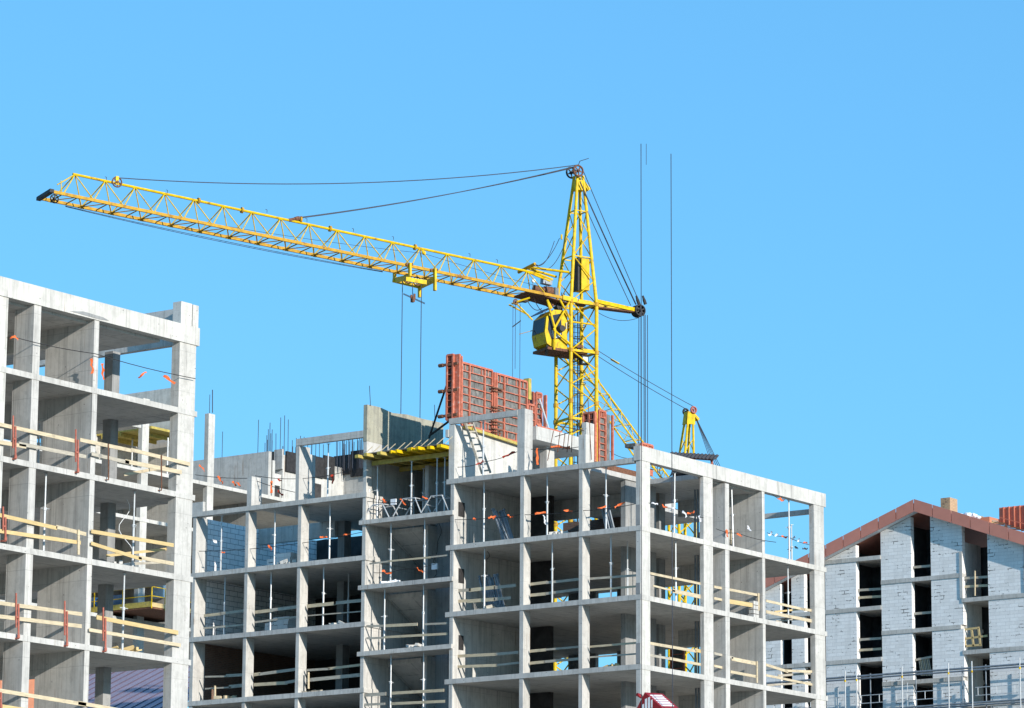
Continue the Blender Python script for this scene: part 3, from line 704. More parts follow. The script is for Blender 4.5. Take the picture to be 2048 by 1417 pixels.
# cab: profile in the jib direction, extruded across it
zb_ = OnNear(1102, 693).z; zc_ = OnNear(1102, 616).z; H = zc_-zb_
cabc = MC + DJ*(PWR/2+.12)
prof = [(0, -.02), (1.05, .0), (1.42, .3), (1.5, .62), (1.15, 1.45), (.95, H-.25), (.0, H)]
prof = [(0, 0), (.8, -.05), (1.25, .18), (1.38, .75), (1.28, H*.78), (.85, H*.98), (0, H)]
def cp(u, z, n): return cabc + DJ*u + NJ*n + ZV*(zb_+z)
cab = MB().poly([cp(u, z, -.62) for u, z in prof], NJ*1.42).build('cab', yel, crane)
MB().poly([cp(u, z, -.628) for u, z in ((.32, .55), (.98, .42), (1.2, .95), (1.14, H*.8), (.42, H*.9))], NJ*-.012).build('side_window', M['glass'], cab)
MB().poly([cp(u, z, -.642) for u, z in ((.4, .6), (.9, .48), (.98, .9), (.42, 1.0))], NJ*-.006).build('bright_pane', M['glassl'], cab)
for a, b in ((.82, .88),):
    fr = [cp(1.385, .8, -.5), cp(1.385, .8, .7), cp(1.3, H*.77, .7), cp(1.3, H*.77, -.5)]
    MB().poly(fr, DJ*.02).build('front_window', M['glass'], cab)
MB().poly([cp(1.5, H*.86, -.62), cp(1.5, H*.86, .93), cp(.75, H*1.08, .93), cp(.75, H*1.08, -.62)], ZV*.04).build('sun_visor', M['blue'], cab)
MB().beam(cp(-1.2, -.12, .1), cp(1.25, -.08, .1), 1.6, .14).build('cab_floor', M['rust'], cab)
MB().beam(cp(1.2, -.02, -.6), cp(1.05, -.3, -.2), .1, .3).build('cab_floor', M['blk'], cab)
MB().tube(cp(1.35, 1.1, .6), cp(2.1, .85, .9), .025, 6).build('wiper_arm', M['woodg'], cab)
sl = OnNear(1120, 659)-NJ*.12
MB().tube(sl-NJ*.16, sl+NJ*.1, .17, 16, .2).build('horn_speaker', blk, cab)
MB().beam(OnNear(1134, 645)-NJ*.0+NJ*.12, OnNear(1134, 658)+NJ*.12, .16, .02, DJ).build('white_plate', M['white'], cab)
for a, b in (((1103, 618), (1094, 600)), ((1094, 600), (1110, 660)), ((1110, 660), (1108, 700)), ((1107, 660), (1141, 600)), ((1107, 660), (1141, 690))):
    MB().tube(OnNear(*a)-NJ*.02+DJ*0, OnNear(*b)-NJ*.02, .06, 8).build('cab_brace', yel, crane)
MB().tube(OnNear(1120, 600), OnNear(1142, 642), .06, 8).tube(OnNear(1143, 644), OnNear(1190, 650), .05, 8).build('root_strut', yel, crane)
fl = Vector((MC.x, MC.y, 0))-DJ*.15-NJ*.55; fl.z = OnNear(1157, 718).z
lamp = MB().beam(fl-NJ*.15, fl+NJ*.18, .42, .46).build('floodlight', blk, crane)
MB().beam(fl-NJ*.17, fl-NJ*.15, .3, .32).build('lens', M['glassl'], lamp)
# small auxiliary sheave frame under the jib root
ax0 = OnNear(1038, 602)+NJ*.4
MB().tube(ax0, OnNear(1067, 640)+NJ*.1, .045, 6).tube(ax0+NJ*.7, OnNear(1072, 625)+NJ*.8, .045, 6).tube(ax0, OnNear(1060, 596), .05, 6).tube(ax0+NJ*.35, OnFar(1070, 600), .05, 6).build('sheave_frame', yel, crane)
sheave(ax0-NJ*.05, NJ, .17, rust, crane)
ar = thing('auxiliary_rope', ax0, 'thin slack ropes with a small bar hanging under the jib root left of the cab', 'rope')
for k in (0, .13, .38): MB().tube(ax0+RT*(k-.12)-ZV*.1, ax0+RT*(k-.12)-ZV*(3.6 if k else 8.6)-ZV*(5 if k > .3 else 0), .014, 5).build('rope_strand', rope, ar)
MB().tube(ax0-RT*.15-ZV*1.35, ax0+RT*.3-ZV*1.0, .03, 6).build('bar', blk, ar)
# ladder with hoops inside the mast
lad = MB(); lz0 = zcol-6; lc = MC-DJ*.1+NJ*.15
for s_ in (-.2, .2): lad.tube(lc+DJ*s_+ZV*lz0, lc+DJ*s_+ZV*(zh-.5), .02, 5)
z = lz0
while z < zh-.6: lad.tube(lc+DJ*-.2+ZV*z, lc+DJ*.2+ZV*z, .014, 5); z += .32
z = lz0
while z < zh-1: lad.ring(lc-NJ*.3+ZV*z, ZV, .36, .012, 12, 4); z += .62
lad.build('ladder', blk, crane)
for k, (dx, dn) in enumerate(((.1, .3), (-.25, .1), (.3, -.2), (-.4, .35), (-.05, -.1))):
    MB().tube(MC+DJ*dx+NJ*dn+ZV*-1.7, MC+DJ*(dx*.6)+NJ*(dn*.8)+ZV*(zh-.3), .028 if k < 2 else .018, 5).build('mast_cable', blk, crane)

# ---- second crane, farther away, its jib luffed up to the left
Z2Y = 0
def far_point(px, py, dist):
    d = FW + RT*((px-CXP)/FPX) - UP*((py-CYP)/FPX); return CAM + d*dist
A2 = far_point(1379, 822, 228)
c2 = Vector((A2.x, A2.y, 0))
crane2 = thing('tower_crane', (c2.x, c2.y, -1.7), 'smaller more distant yellow crane whose head rises above the roof of the corner block', 'crane', 'yellow tower cranes')
def On2(px, py, n=0): return U(px, py, P=c2+NJ*n, N=NJ)
W2 = 1.2; zb2 = On2(1366, 1040).z; zt2 = A2.z-.1
h2 = MB(); c2b = On2(1364, 1040); c2b = Vector((c2b.x, c2b.y, 0))
for a, b in ((1, -1), (-1, -1), (-1, 1), (1, 1)):
    h2.tube(c2b+DJ*(a*W2/2)+NJ*(b*W2/2)+ZV*zb2, c2+DJ*(a*.15)+NJ*(b*.16)+ZV*zt2, .075, 8)
for k in range(3):
    t0, t1 = k/4, (k+1)/4
    WW = lambda t: W2+(.31-W2)*t
    lattice_leg_faces(h2, c2b.lerp(c2, t0), c2b.lerp(c2, t1), WW(t0), WW(t1), zb2+(zt2-zb2)*t0, zb2+(zt2-zb2)*t1, 1.1, .028, k % 2)
h2.build('head_frame', yel, crane2)
zp = On2(1379, 850).z
MB().poly([c2+DJ*.27-NJ*.24+ZV*zt2, c2-DJ*.27-NJ*.24+ZV*zt2, c2-DJ*.26-NJ*.26+ZV*zp, c2+DJ*.36-NJ*.26+ZV*zp], NJ*.12).poly([c2+DJ*.27+NJ*.24+ZV*zt2, c2+DJ*.27-NJ*.24+ZV*zt2, c2+DJ*.36-NJ*.27+ZV*zp, c2+DJ*.36+NJ*.3+ZV*zp], DJ*-.1).build('head_plate', yel, crane2)
MB().beam(c2-DJ*.2+ZV*(zt2-.1), c2-DJ*.6+ZV*(zt2-.45), .4, .16).build('head_bracket', yel, crane2)
m2 = MB()
for a in (1, -1):
    for b in (1, -1): m2.tube(c2b+DJ*(a*W2/2)+NJ*(b*W2/2)+ZV*-1.7, c2b+DJ*(a*W2/2)+NJ*(b*W2/2)+ZV*zb2, .1, 8)
lattice_leg_faces(m2, c2b, c2b, W2, W2, zb2-20, zb2, 1.0, .045)
m2.build('mast', yel, crane2)
s2a = c2-NJ*.3+ZV*(zt2+.12)-DJ*.12; s2b = c2+NJ*.45+ZV*(zt2+.1)
sheave(s2a, NJ, .25, M['redc'], crane2, spokes=5, th=.06); sheave(s2b, NJ, .25, blk, crane2, spokes=5, th=.06)
r0 = On2(1345, 1000); t2 = On2(1128, 697)
J2 = (t2-r0).normalized(); U2 = J2.cross(NJ).normalized()
if U2.z < 0: U2 = -U2
L2_ = (t2-r0).length
offs = [U2*.75, NJ*-.6-U2*.1, NJ*.6-U2*.1]
j2 = MB()
for o_ in offs: j2.tube(r0+o_, t2+o_*.8, .055, 6)
n2 = 10
for k in range(n2):
    a, b = r0+J2*(L2_*k/n2), r0+J2*(L2_*(k+1)/n2); mm = a.lerp(b, .5)
    for i in (1, 2): j2.tube(a+offs[i], mm+offs[0], .024, 5); j2.tube(b+offs[i], mm+offs[0], .024, 5)
    j2.tube(a+offs[1], b+offs[2], .022, 5); j2.tube(a+offs[1], a+offs[2], .022, 5)
j2.build('jib', yel, crane2)
for k, (a, dz) in enumerate(((s2a, .22), (s2b, .2))):
    sag(a+ZV*dz, On2(1150, 672+k*10), .12, .022).build('pendant_rope', rope, crane2)
MB().tube(On2(1222, 719), On2(1238, 728), .06, 6).build('pendant_clevis', yel, crane2)
for k in range(5):
    p = On2(1385+k*1.5, 826+(k-2)*4); q = On2(1436+k*5, 965)
    MB().tube(p, p+(q-p)*1.6, .02, 5).build('back_rope', rope, crane2)
MB().tube(On2(1190, 752), On2(1322, 952), .018, 5).tube(On2(1205, 790), On2(1290, 915), .018, 5).build('luffing_rope', rope, crane2)
sag(On2(1180, 860), On2(1262, 917), .5, .018).build('slack_cable', blk, crane2)
# ================================================================== site equipment
FLO = {'A': ZA, 'B': ZB, 'M': ZM, 'C': ZC}
ORD = {4: 'top', 3: 'second', 2: 'third', 1: 'fourth', 0: 'fifth'}
# ---- steel props: one model, copied
def make_prop(h=2.78):
    r = thing('steel_prop', (0, 0, 0), '', 'prop', 'steel props holding up the slabs')
    MB().tube((0, 0, .02), (0, 0, h*.56), .042, 10).build('outer_tube', M['prop'], r)
    MB().tube((0, 0, h*.5), (0, 0, h-.02), .030, 10).build('inner_tube', M['prop'], r)
    MB().box(-.07, .07, -.07, .07, 0, .014).build('base_plate', M['prop'], r)
    MB().box(-.07, .07, -.07, .07, h-.014, h).build('head_plate', M['prop'], r)
    cl = MB().tube((0, 0, h*.53), (0, 0, h*.57), .062, 10).build('collar', M['prop'], r)
    MB().tube((-.16, 0, h*.55), (.14, .03, h*.562), .014, 6).build('collar_handle', M['prop'], cl)
    return r
def copy_tree(o, par=None):
    c = o.copy(); COL.objects.link(c); c.parent = par
    for ch in list(o.children): copy_tree(ch, c)
    return c
proto = {2.78: make_prop()}
def prop(px, py, z0, h, y=None, x=None, label='', dark=False, lean=0):
    p = U(px, py, x=x, y=y)
    o = copy_tree(proto[2.78]); o.location = (p.x, p.y, z0); o.scale = (1, 1, h/2.78); o['wl'] = [p.x, p.y, z0]
    o.rotation_euler = (lean*.3, lean, random.random()*6.28 if not lean else 0)
    o['label'] = label
    return o
NB = {0: 'left', 1: 'middle', 2: 'right'}
for px, py, z, b in ((442.5, 1080, 24.03, 'before the block wall'), (549.5, 1070, 24.03, 'in the middle bay'), (659.5, 1060, 24.03, 'in the dark right bay')):
    prop(px, py, z, 2.68, y=.45, label='steel prop on the top covered storey of the left wing, ' + b)
for px, py, z, b in ((449.7, 1190, 21, 'before the block wall'), (541.7, 1190, 21, 'in the middle bay'), (647, 1180, 21, 'in the dark right bay')):
    prop(px, py, z, 2.8, y=.45, label='steel prop one storey lower in the left wing, ' + b)
prop(697, 1180, 21, 2.8, y=3.0, label='dull steel prop standing deep inside the dark right bay of the left wing')
prop(656, 940, ZB[5], 2.55, y=.35, label='tall steel prop on the left wing roof holding up the free concrete beam')
for px, yv, b in ((739, .3, 'next to the left wall'), (755, .5, 'second from the left wall'), (823, .35, 'front centre'), (874, .4, 'front right'), (889.5, .5, 'rightmost at the front'),
                  (828, 3.2, 'back centre'), (847, 2.2, 'middle row, right of centre'), (771, 3.5, 'back left'), (881, 2.6, 'back right'), (860, 3.8, 'far back right')):
    prop(px, 960, ZM[4], 2.55, y=yv, label='steel prop under the yellow formwork deck, ' + b)
for (a, b_), z, s in (((781.6, 849), ZM[3], 'top'), ((769, 846.7), ZM[2], 'middle'), ((781.6, 847), ZM[1], 'lowest visible')):
    for px, w_ in ((a, 'left'), (b_, 'right')):
        prop(px, {ZM[3]: 1100, ZM[2]: 1230, ZM[1]: 1360}[z], z, 2.82, y=.3, label='%s of two steel props, %s landing of stair bay' % (w_, s))
for px, z, py, b in ((968, 24.07, 1010, 'the party wall bay'), (1094.5, 24.07, 990, 'the middle bay'), (1212, 24.07, 980, 'the bay beside the corner'),):
    prop(px, py, z, 2.78, y=.4, label='steel prop on the top storey of the corner block, in ' + b)
for px, z, py, b, yv in ((969, 21.07, 1150, 'near the stacked props', .4), (1104.5, 21.07, 1130, 'the middle bay', .4), (1222, 21.07, 1120, 'right bay, front', .45), (1255, 21.07, 1120, 'close to the corner column', 2.4)):
    prop(px, py, z, 2.78, y=yv, label='steel prop one storey below the top of the corner block, ' + b)
prop(966.5, 900, ZA[5], 2.5, y=.3, label='steel prop beside the wooden ladder on the roof of the corner block', lean=0)
prop(1348, 1000, 24.07, 2.78, x=-.4, label='leaning steel prop on the top storey right of the corner column', lean=.02)
prop(1466, 1030, 24.07, 2.78, x=-.4, label='steel prop before the tall inner wall of the top storey', lean=-.03)
prop(1578, 1050, 24.07, 2.85, x=-.35, label='steel prop in the open last bay of the top storey against the sky')
prop(1583, 1060, 24.07, 2.4, x=-2.6, label='dark steel prop just behind another in the open last bay')
prop(1351.5, 1130, 21.07, 2.78, x=-.4, label='steel prop one storey down, right of the corner column')
prop(1576, 1180, 21.07, 2.78, x=-.4, label='steel prop in the last bay one storey down, gabled building behind')
for px, py, z, b in ((89.7, 1020, 18.4, 'beside the board marked wall, third storey of the left block'), (267.7, 1040, 18.4, 'right bay, third storey of the left block'), (246.8, 1220, 15.38, 'right bay, fourth storey of the left block')):
    prop(px, py, z, 2.78, x=-.35, label='steel prop, ' + b)
prop(77, 900, 21.4, 2.85, x=-3.5, label='thin steel prop deep inside the second storey of the left block')
prop(208, 1060, 18.4, 2.78, x=-4.0, label='steel prop behind the inner column on the third storey of the left block')
for o in [proto[2.78]]+list(proto[2.78].children_recursive): bpy.data.objects.remove(o)

# ---- timber guard rails.  each: list of boards (two photo points on a real plane) and posts
def rail(name, plane, boards, posts, label, group='timber guard rails', posttype='wood', th=.028):
    k, v = plane
    pts = [U(b[0], b[1], **{k: v}) for b in boards]
    t = thing(name, pts[0] if pts else (0, 0, 0), label, 'guard rail', group)
    for i, b in enumerate(boards):
        kk = {k: v + (b[6] if len(b) > 6 else 0)}
        p, q = U(b[0], b[1], **kk), U(b[2], b[3], **kk)
        p = p - ZV*0; hgt = (b[5] if len(b) > 5 else .15)*.88
        mt = M[b[4]] if len(b) > 4 and b[4] else M['wood']
        MB().beam(p, q, th, hgt).build('board', mt, t)
    for (px, y0, y1, *rest) in posts:
        ty = rest[0] if rest else posttype
        off = (.05 if k == 'x' else -.05)
        a, b = U(px, y0, **{k: v+off}), U(px, y1, **{k: v+off})
        if ty == 'wood': MB().beam(a, b, .1, .04).build('post', M['wood'], t)
        elif ty == 'rod': MB().tube(a, b, .022, 6).beam(b, b+Vector((-.3, -.1, 0)), .05, .03).build('post', M['rust'], t)
        elif ty == 'clamp':
            mb = MB().tube(a, b, .035, 8)
            c = a+Vector((0, -.13, -.0)); mb.tube(c+ZV*.35, b+Vector((0, -.13, .35)), .03, 8).beam(b, b+Vector((-.35, 0, 0)), .09, .05).beam(a.lerp(b, .4), a.lerp(b, .4)+Vector((0, -.13, 0)), .07, .06).tube(b, b+ZV*.12, .05, 8)
            mb.build('post_clamp', M['redc'], t)
    return t
X0 = ('x', .07)
rail('guard_rail', X0, [(-6, 848, 152, 883, ''), (38, 888, 172, 914, 'woodg'), (-6, 884, 52, 894, 'wood'), (160, 880, 264, 902, 'wood'), (262, 900, 380, 929, 'wood'), (183, 908, 258, 926, 'woodg'), (250, 923, 363, 945, 'wood', .17), (248, 950, 355, 930, 'wood', .12, -.7)],
     [(31, 853, 918, 'clamp'), (156, 880, 945, 'clamp'), (217, 888, 960, 'rod'), (323, 911, 981, 'rod')], 'grey timber rail with red clamps on the second storey of the left block')
rail('guard_rail', X0, [(-4, 1030, 114, 1057, 'woody'), (112, 1054, 172, 1069, 'wood'), (-4, 1062, 161, 1086, 'woody'), (182, 1063, 347, 1091, 'woody'), (182, 1087, 283, 1119, 'woody', .14), (277, 1115, 347, 1128, 'wood'), (213, 1112, 364, 1095, 'woody', .11, -.5), (269, 1128, 358, 1123, 'woodg', .1, -.7)],
     [(157, 1060, 1110, 'wood'), (11, 1035, 1082, 'clamp')], 'new yellow timber rail with crossed boards on the third storey of the left block')
rail('guard_rail', X0, [(-4, 1206, 164, 1229, ''), (-4, 1233, 163, 1253, 'wood'), (193, 1235, 356, 1266, 'woody', .17), (178, 1260, 361, 1291, 'wood', .14)],
     [(37, 1208, 1277, 'clamp'), (134, 1223, 1292, 'clamp'), (211, 1236, 1303, 'clamp')], 'timber rail with bright red clamps on the fourth storey of the left block')
rail('guard_rail', X0, [(-4, 1381, 172, 1410, 'wood'), (156, 1406, 300, 1432, 'wood'), (-4, 1412, 60, 1422, 'woody')], [(2, 1385, 1417, 'clamp')], 'timber rail along the lowest visible storey of the left block')
YB = ('y', .4)
rail('guard_rail', YB, [(408, 1232, 443, 1228, 'wood'), (440, 1228, 488, 1222, 'woodg'), (407, 1257, 488, 1250, 'woodg', .1)], [], 'timber rail in front of the block wall in the left wing')
rail('guard_rail', YB, [(510, 1225, 545, 1221, 'wood', .17), (540, 1221, 595, 1214, 'woodg', .17), (510, 1245, 595, 1234, 'woodg', .1)], [], 'two plank rail across the middle bay of the left wing, upper of two')
rail('guard_rail', YB, [(614, 1213, 672, 1207, 'wood', .18), (668, 1207, 726, 1201, 'woodg', .16), (614, 1232, 726, 1223, 'woodg', .06)], [], 'timber rail across the dark right bay of the left wing, upper of two')
rail('guard_rail', YB, [(410, 1354, 458, 1353, 'woodg', .09), (452, 1352, 488, 1350, 'woodg'), (410, 1378, 462, 1375, 'woodg', .08), (458, 1374, 488, 1371, 'woodg', .18)], [(430, 1372, 1394, 'wood')], 'timber rail in front of the brown brick wall')
rail('guard_rail', YB, [(508, 1350, 520, 1348, 'wood', .17), (518, 1349, 592, 1339, 'woodg'), (508, 1370, 575, 1366, 'wood', .17), (570, 1366, 592, 1362, 'woodg')], [], 'timber rail across the middle bay of the left wing, lower of two')
rail('guard_rail', YB, [(612, 1341, 660, 1338, 'woodg', .12), (656, 1338, 723, 1330, 'wood', .13), (612, 1361, 723, 1350, 'woodg', .18)], [(617, 1345, 1378, 'wood')], 'timber rail across the dark right bay of the left wing, lower of two')
YM = ('y', .1)
rail('guard_rail', YM, [(739, 1128, 780, 1123, 'woodg', .09), (776, 1123, 862, 1115, 'wood', .09), (858, 1115, 896, 1111, 'woodg', .08)], [], 'single plank rail on the top landing of the stair bay')
rail('guard_rail', YM, [(732, 1253, 768, 1252, 'woodg', .11), (771, 1252, 835, 1249, 'wood', .15), (848, 1249, 895, 1247, 'woodg', .1), (733, 1277, 768, 1276, 'woodg', .1), (768, 1275, 895, 1268, 'wood', .12)], [], 'two plank rail on the middle landing of the stair bay')
rail('guard_rail', YM, [(725, 1391, 772, 1388, 'woodg', .17), (783, 1387, 888, 1381, 'wood', .15), (727, 1410, 770, 1408, 'woodg', .12), (782, 1408, 890, 1403, 'wood', .14)], [], 'two plank rail on the lowest visible landing of the stair bay')
YA = ('y', .42)
def r3(boards, label): return rail('guard_rail', YA, boards, [], label)
r3([(914, 1182, 942, 1180, 'woodg'), (938, 1181, 990, 1175, 'wood', .18), (988, 1176, 1032, 1171, 'woodg', .16), (914, 1203, 935, 1202, 'wood'), (934, 1203, 990, 1199, 'wood', .18), (988, 1199, 1022, 1196, 'woodg')], 'timber rail before the leaning bundle of props in the corner block')
r3([(1061, 1169, 1094, 1165, 'wood', .14), (1092, 1166, 1158, 1159, 'woodg', .13), (1061, 1191, 1092, 1188, 'wood', .15), (1090, 1188, 1158, 1179, 'woodg', .13)], 'timber rail in the middle bay of the corner block, upper of two')
r3([(1180, 1158, 1275, 1151, 'woodg', .11), (1180, 1181, 1275, 1173, 'wood', .1)], 'timber rail in the bay left of the corner column, upper of two')
r3([(914, 1313, 992, 1309, 'wood', .15), (990, 1309, 1037, 1305, 'woodg', .14), (913, 1334, 994, 1331, 'wood', .14), (992, 1331, 1038, 1326, 'woodg', .1)], 'timber rail before the bare party wall of the corner block')
r3([(1060, 1303, 1092, 1300, 'wood', .14), (1090, 1300, 1158, 1294, 'woodg', .1), (1060, 1327, 1090, 1324, 'wood', .14), (1088, 1324, 1158, 1318, 'woodg', .13)], 'timber rail in the middle bay of the corner block, lower of two')
r3([(1180, 1294, 1275, 1286, 'wood', .1), (1180, 1315, 1275, 1308, 'woodg', .08)], 'timber rail in the bay left of the corner column, lower of two')
XR = ('x', -.22)
def r4(boards, posts, label): return rail('guard_rail', XR, boards, posts, label)
r4([(1300, 1147, 1406, 1169, 'wood', .12), (1306, 1172, 1350, 1183, 'wood', .09), (1345, 1182, 1406, 1195, 'wood', .2)], [], 'pale timber rail right of the corner column, upper of two')
r4([(1428, 1174, 1518, 1191, 'wood', .13), (1428, 1197, 1448, 1201, 'wood', .12), (1444, 1201, 1518, 1213, 'woody', .22)], [(1517, 1187, 1222)], 'timber rail with a bright yellow lower plank before the inner wall')
r4([(1532, 1202, 1610, 1220, 'wood', .13), (1600, 1218, 1626, 1222, 'wood', .13), (1532, 1224, 1626, 1243, 'wood', .17), (1549, 1224, 1612, 1218, 'woody', .09, -1.2), (1552, 1243, 1612, 1238, 'woodg', .09, -1.2)], [], 'timber rail with crossing planks in the last bay, upper of two')
r4([(1300, 1287, 1392, 1303, 'wood', .14), (1390, 1300, 1407, 1305, 'woody', .17), (1300, 1311, 1340, 1318, 'woodg', .12), (1338, 1317, 1407, 1331, 'wood', .14)], [], 'timber rail right of the corner column, lower of two')
r4([(1428, 1307, 1466, 1316, 'woodg', .12), (1463, 1318, 1514, 1328, 'wood', .19), (1428, 1332, 1454, 1338, 'wood', .12), (1461, 1344, 1514, 1354, 'wood', .14)], [(1514, 1323, 1366)], 'broken timber rail with a post before the inner wall, lower of two')
r4([(1532, 1330, 1576, 1344, 'wood', .14), (1570, 1342, 1630, 1344, 'wood', .13), (1532, 1351, 1630, 1371, 'wood', .12), (1534, 1371, 1640, 1364, 'woodg', .1, -1.0), (1556, 1352, 1632, 1346, 'woodg', .12, -1.2)], [], 'sagging timber rail in the last bay, lower of two')
for px0, px1, ys, lab in ((1714, 1766, (1180, 1195), 'top of three in the first opening from the left'), (1716, 1763, (1279, 1300), 'second in the first opening from the left'),
                          (1827, 1864, (1134,), 'below the gable peak'), (1828, 1864, (1227,), 'in the narrow centre opening'), (1929, 1978, (1156, 1173), 'on a cross post in the right opening')):
    rail('guard_rail', ('y', YD+.2), [(px0, y+1, px1, y-2, 'wood' if i % 2 else 'woodg', .16) for i, y in enumerate(ys)],
         [(1950, 1142, 1192)] if px0 == 1929 else [], 'timber rail in the gabled building, ' + lab)
# ---- pallet and stacked laths in the gabled building, props bundles, ladder
t = thing('wooden_pallet', U(1940, 1296, y=YD+.1), 'orange wooden pallet leaning in the right opening of the gabled building', 'pallet')
for a, b in (((1927, 1260), (1931, 1295)), ((1943, 1258), (1947, 1294)), ((1957, 1257), (1961, 1293)), ((1926, 1260), (1958, 1256)), ((1929, 1278), (1975, 1272)), ((1930, 1293), (1962, 1290))):
    MB().beam(U(*a, y=YD+.15), U(*b, y=YD+.15), .05, .12).build('slat', M['woody'], t)
t = thing('lath_stack', U(1852, 1350, y=YD+.3), 'stack of pale laths leaning in the narrow opening of the gabled building', 'laths')
for k in range(7): MB().beam(U(1838+k*3.2, 1316, y=YD+.3), U(1843+k*3.4, 1352, y=YD+.3), .06, .05).build('lath', M['wood' if k % 2 else 'woodg'], t)
MB().beam(U(1827, 1321, y=YD+.25), U(1864, 1314, y=YD+.25), .05, .12).build('cross_board', M['woodg'], t)
def bundle(a, b, n, z0, yv, lean, label):
    t = thing('prop_bundle', U((a+b)/2, 1200, y=yv), label, 'prop bundle'); t.location.z = z0; t['wl'] = [t.location.x, t.location.y, z0]
    for k in range(n):
        p = U(a+(b-a)*k/n, 1100, y=yv); p.z = z0
        q = p + Vector((-lean*(.8+.2*random.random()), .25*random.random(), 1.45+random.random()*.22))
        MB().tube(p, q, .042, 7).tube(q, q+(q-p).normalized()*.05, .075, 7).build('prop_tube', M['propd'], t)
bundle(1008, 1032, 8, ZA[4], 1.2, .8, 'dark bundle of stored props leaning in the top storey beside the party wall')
bundle(975, 1014, 15, ZA[3], 1.0, .55, 'larger bundle of stored props leaning one storey below the top')
bundle(1218, 1238, 6, ZA[4], 3.5, .5, 'small bundle of props in shade beside the corner column')
bundle(413, 440, 8, ZB[3], 1.5, .5, 'bundle of props and planks leaning in the left wing')
lt = thing('wooden_ladder', U(965, 945, y=.8), 'grey wooden ladder leaning on the roof wall of the corner block', 'ladder')
la0, la1 = U(964, 948, y=.7), U(929, 843, x=-9.95); lb0, lb1 = U(981, 946, y=.9), U(944, 843, x=-9.95)
MB().beam(la0, la1, .05, .09).build('rail', M['woodg'], lt); MB().beam(lb0, lb1, .05, .09).build('rail', M['woodg'], lt)
for k in range(8): f = (k+.4)/8; MB().beam(la0.lerp(la1, f), lb0.lerp(lb1, f), .04, .07).build('rung', M['woodg'], lt)
for px, py, yv, z, lab in ((561, 1120, 4.0, 24.03, 'pale block pallet in the top covered storey of the left wing'), (557, 1245, 4.0, 21.0, 'pale block pallet one storey lower in the left wing')):
    p = U(px, py, y=2.5); 
    t = thing('block_stack', (p.x, 2.8, z), lab, 'blocks')
    MB().box(p.x-.75, p.x+.65, 2.4, 3.2, z, z+.75).build('blocks', M['aac'], t); MB().box(p.x-.3, p.x+.66, 2.45, 3.2, z+.752, z+.98).build('blocks', M['aac'], t)
# dark shuttering sheets
t = MB().beam(U(1430, 1072, x=-.9), U(1466, 1082, x=-.9), .05, 1.0).beam(U(1400, 1085, x=-2.2), U(1442, 1078, x=-2.2), .04, .9); t.build('_', M['blk'])
o = bpy.data.objects['_']; o.name = 'shuttering_sheet'; tag(o, 'black shuttering sheets stood between two columns of the top storey', 'sheet')
t = thing('plank_set', U(1458, 1085, x=-.6), 'narrow pale planks leaning on the black shuttering sheets', 'planks')
for px in (1454, 1459, 1463): MB().beam(U(px, 1060, x=-.6), U(px-2, 1089, x=-.6), .05, .05).build('plank', M['wood'], t)
# ---- red wall formwork on the roof wall
def form_panel(par, org, eu, w, h, en, cols, rows, name='formwork_panel', d=.085):
    """steel framed panel: origin, unit vector along the width, width, height, outward normal"""
    org = Vector(org); eu = Vector(eu); en = Vector(en); mb = MB()
    def P_(u, z): return org + eu*u + ZV*z
    mb.beam(P_(0, 0)+en*d*.5, P_(0, h)+en*d*.5, .075, d*1.1, en); mb.beam(P_(w, 0)+en*d*.5, P_(w, h)+en*d*.5, .075, d*1.1, en)
    mb.beam(P_(0, 0)+en*d*.5, P_(w, 0)+en*d*.5, d, .09); mb.beam(P_(0, h)+en*d*.5, P_(w, h)+en*d*.5, d, .09)
    for c in cols: mb.beam(P_(w*c, 0)+en*d*.55, P_(w*c, h)+en*d*.55, .075, d*1.0, en)
    for r in range(1, rows): mb.beam(P_(0, h*r/rows)+en*d*.45, P_(w, h*r/rows)+en*d*.45, d*.8, .04)
    for uu in (.12, .36, .66, .88):
        mb.beam(P_(w*uu, h*(1-1/rows))+en*d*.3, P_(w*uu, h)+en*d*.3, .05, d*.6, en); mb.beam(P_(w*uu, 0)+en*d*.3, P_(w*uu, h/rows)+en*d*.3, .05, d*.6, en)
    f = mb.build('frame', M['red'], par)
    MB().poly([P_(.03, .03), P_(w-.03, .03), P_(w-.03, h-.03), P_(.03, h-.03)], en*-.03).build('ply_face', M['ply'], par)
    return f
Yv = Vector((0, 1, 0)); Xv = Vector((1, 0, 0))
fw1 = thing('wall_formwork', (-10.1, 1.5, 29.6), 'left large red framed wall form standing on the roof wall', 'formwork', 'red wall forms on the roof')
form_panel(fw1, (-10.1, .45, 29.6), Yv, 2.3, 2.86, Xv, (.25, .75), 8)
fw2 = thing('wall_formwork', (-10.1, 4.2, 29.6), 'right large red framed wall form standing on the roof wall', 'formwork', 'red wall forms on the roof')
form_panel(fw2, (-10.1, 3.1, 29.45), Yv, 2.36, 2.93, Xv, (.25, .75), 8)
jn = MB().beam((-10.02, 2.87, 29.55), (-10.02, 2.87, 32.4), .1, .1, (1, 0, 0)).beam((-10.0, 2.98, 29.55), (-10.0, 2.98, 32.4), .08, .12, (1, 0, 0)); jn.build('corner_bar', M['red'], fw2)
for z in (31.65, 30.75, 30.1, 29.75):
    MB().beam((-9.92, 2.55, z), (-9.92, 3.4, z), .08, .06).beam((-9.92, 2.6, z-.14), (-9.92, 3.3, z-.14), .05, .05).build('clamp', M['rust'], fw2)
fw0 = thing('wall_formwork', (-10.3, .1, 29.7), 'tall narrow red end form with clamps at the left end of the roof wall', 'formwork')
form_panel(fw0, (-10.6, .22, 29.8), Xv, .34, 2.98, -Yv, (), 10, d=.2)
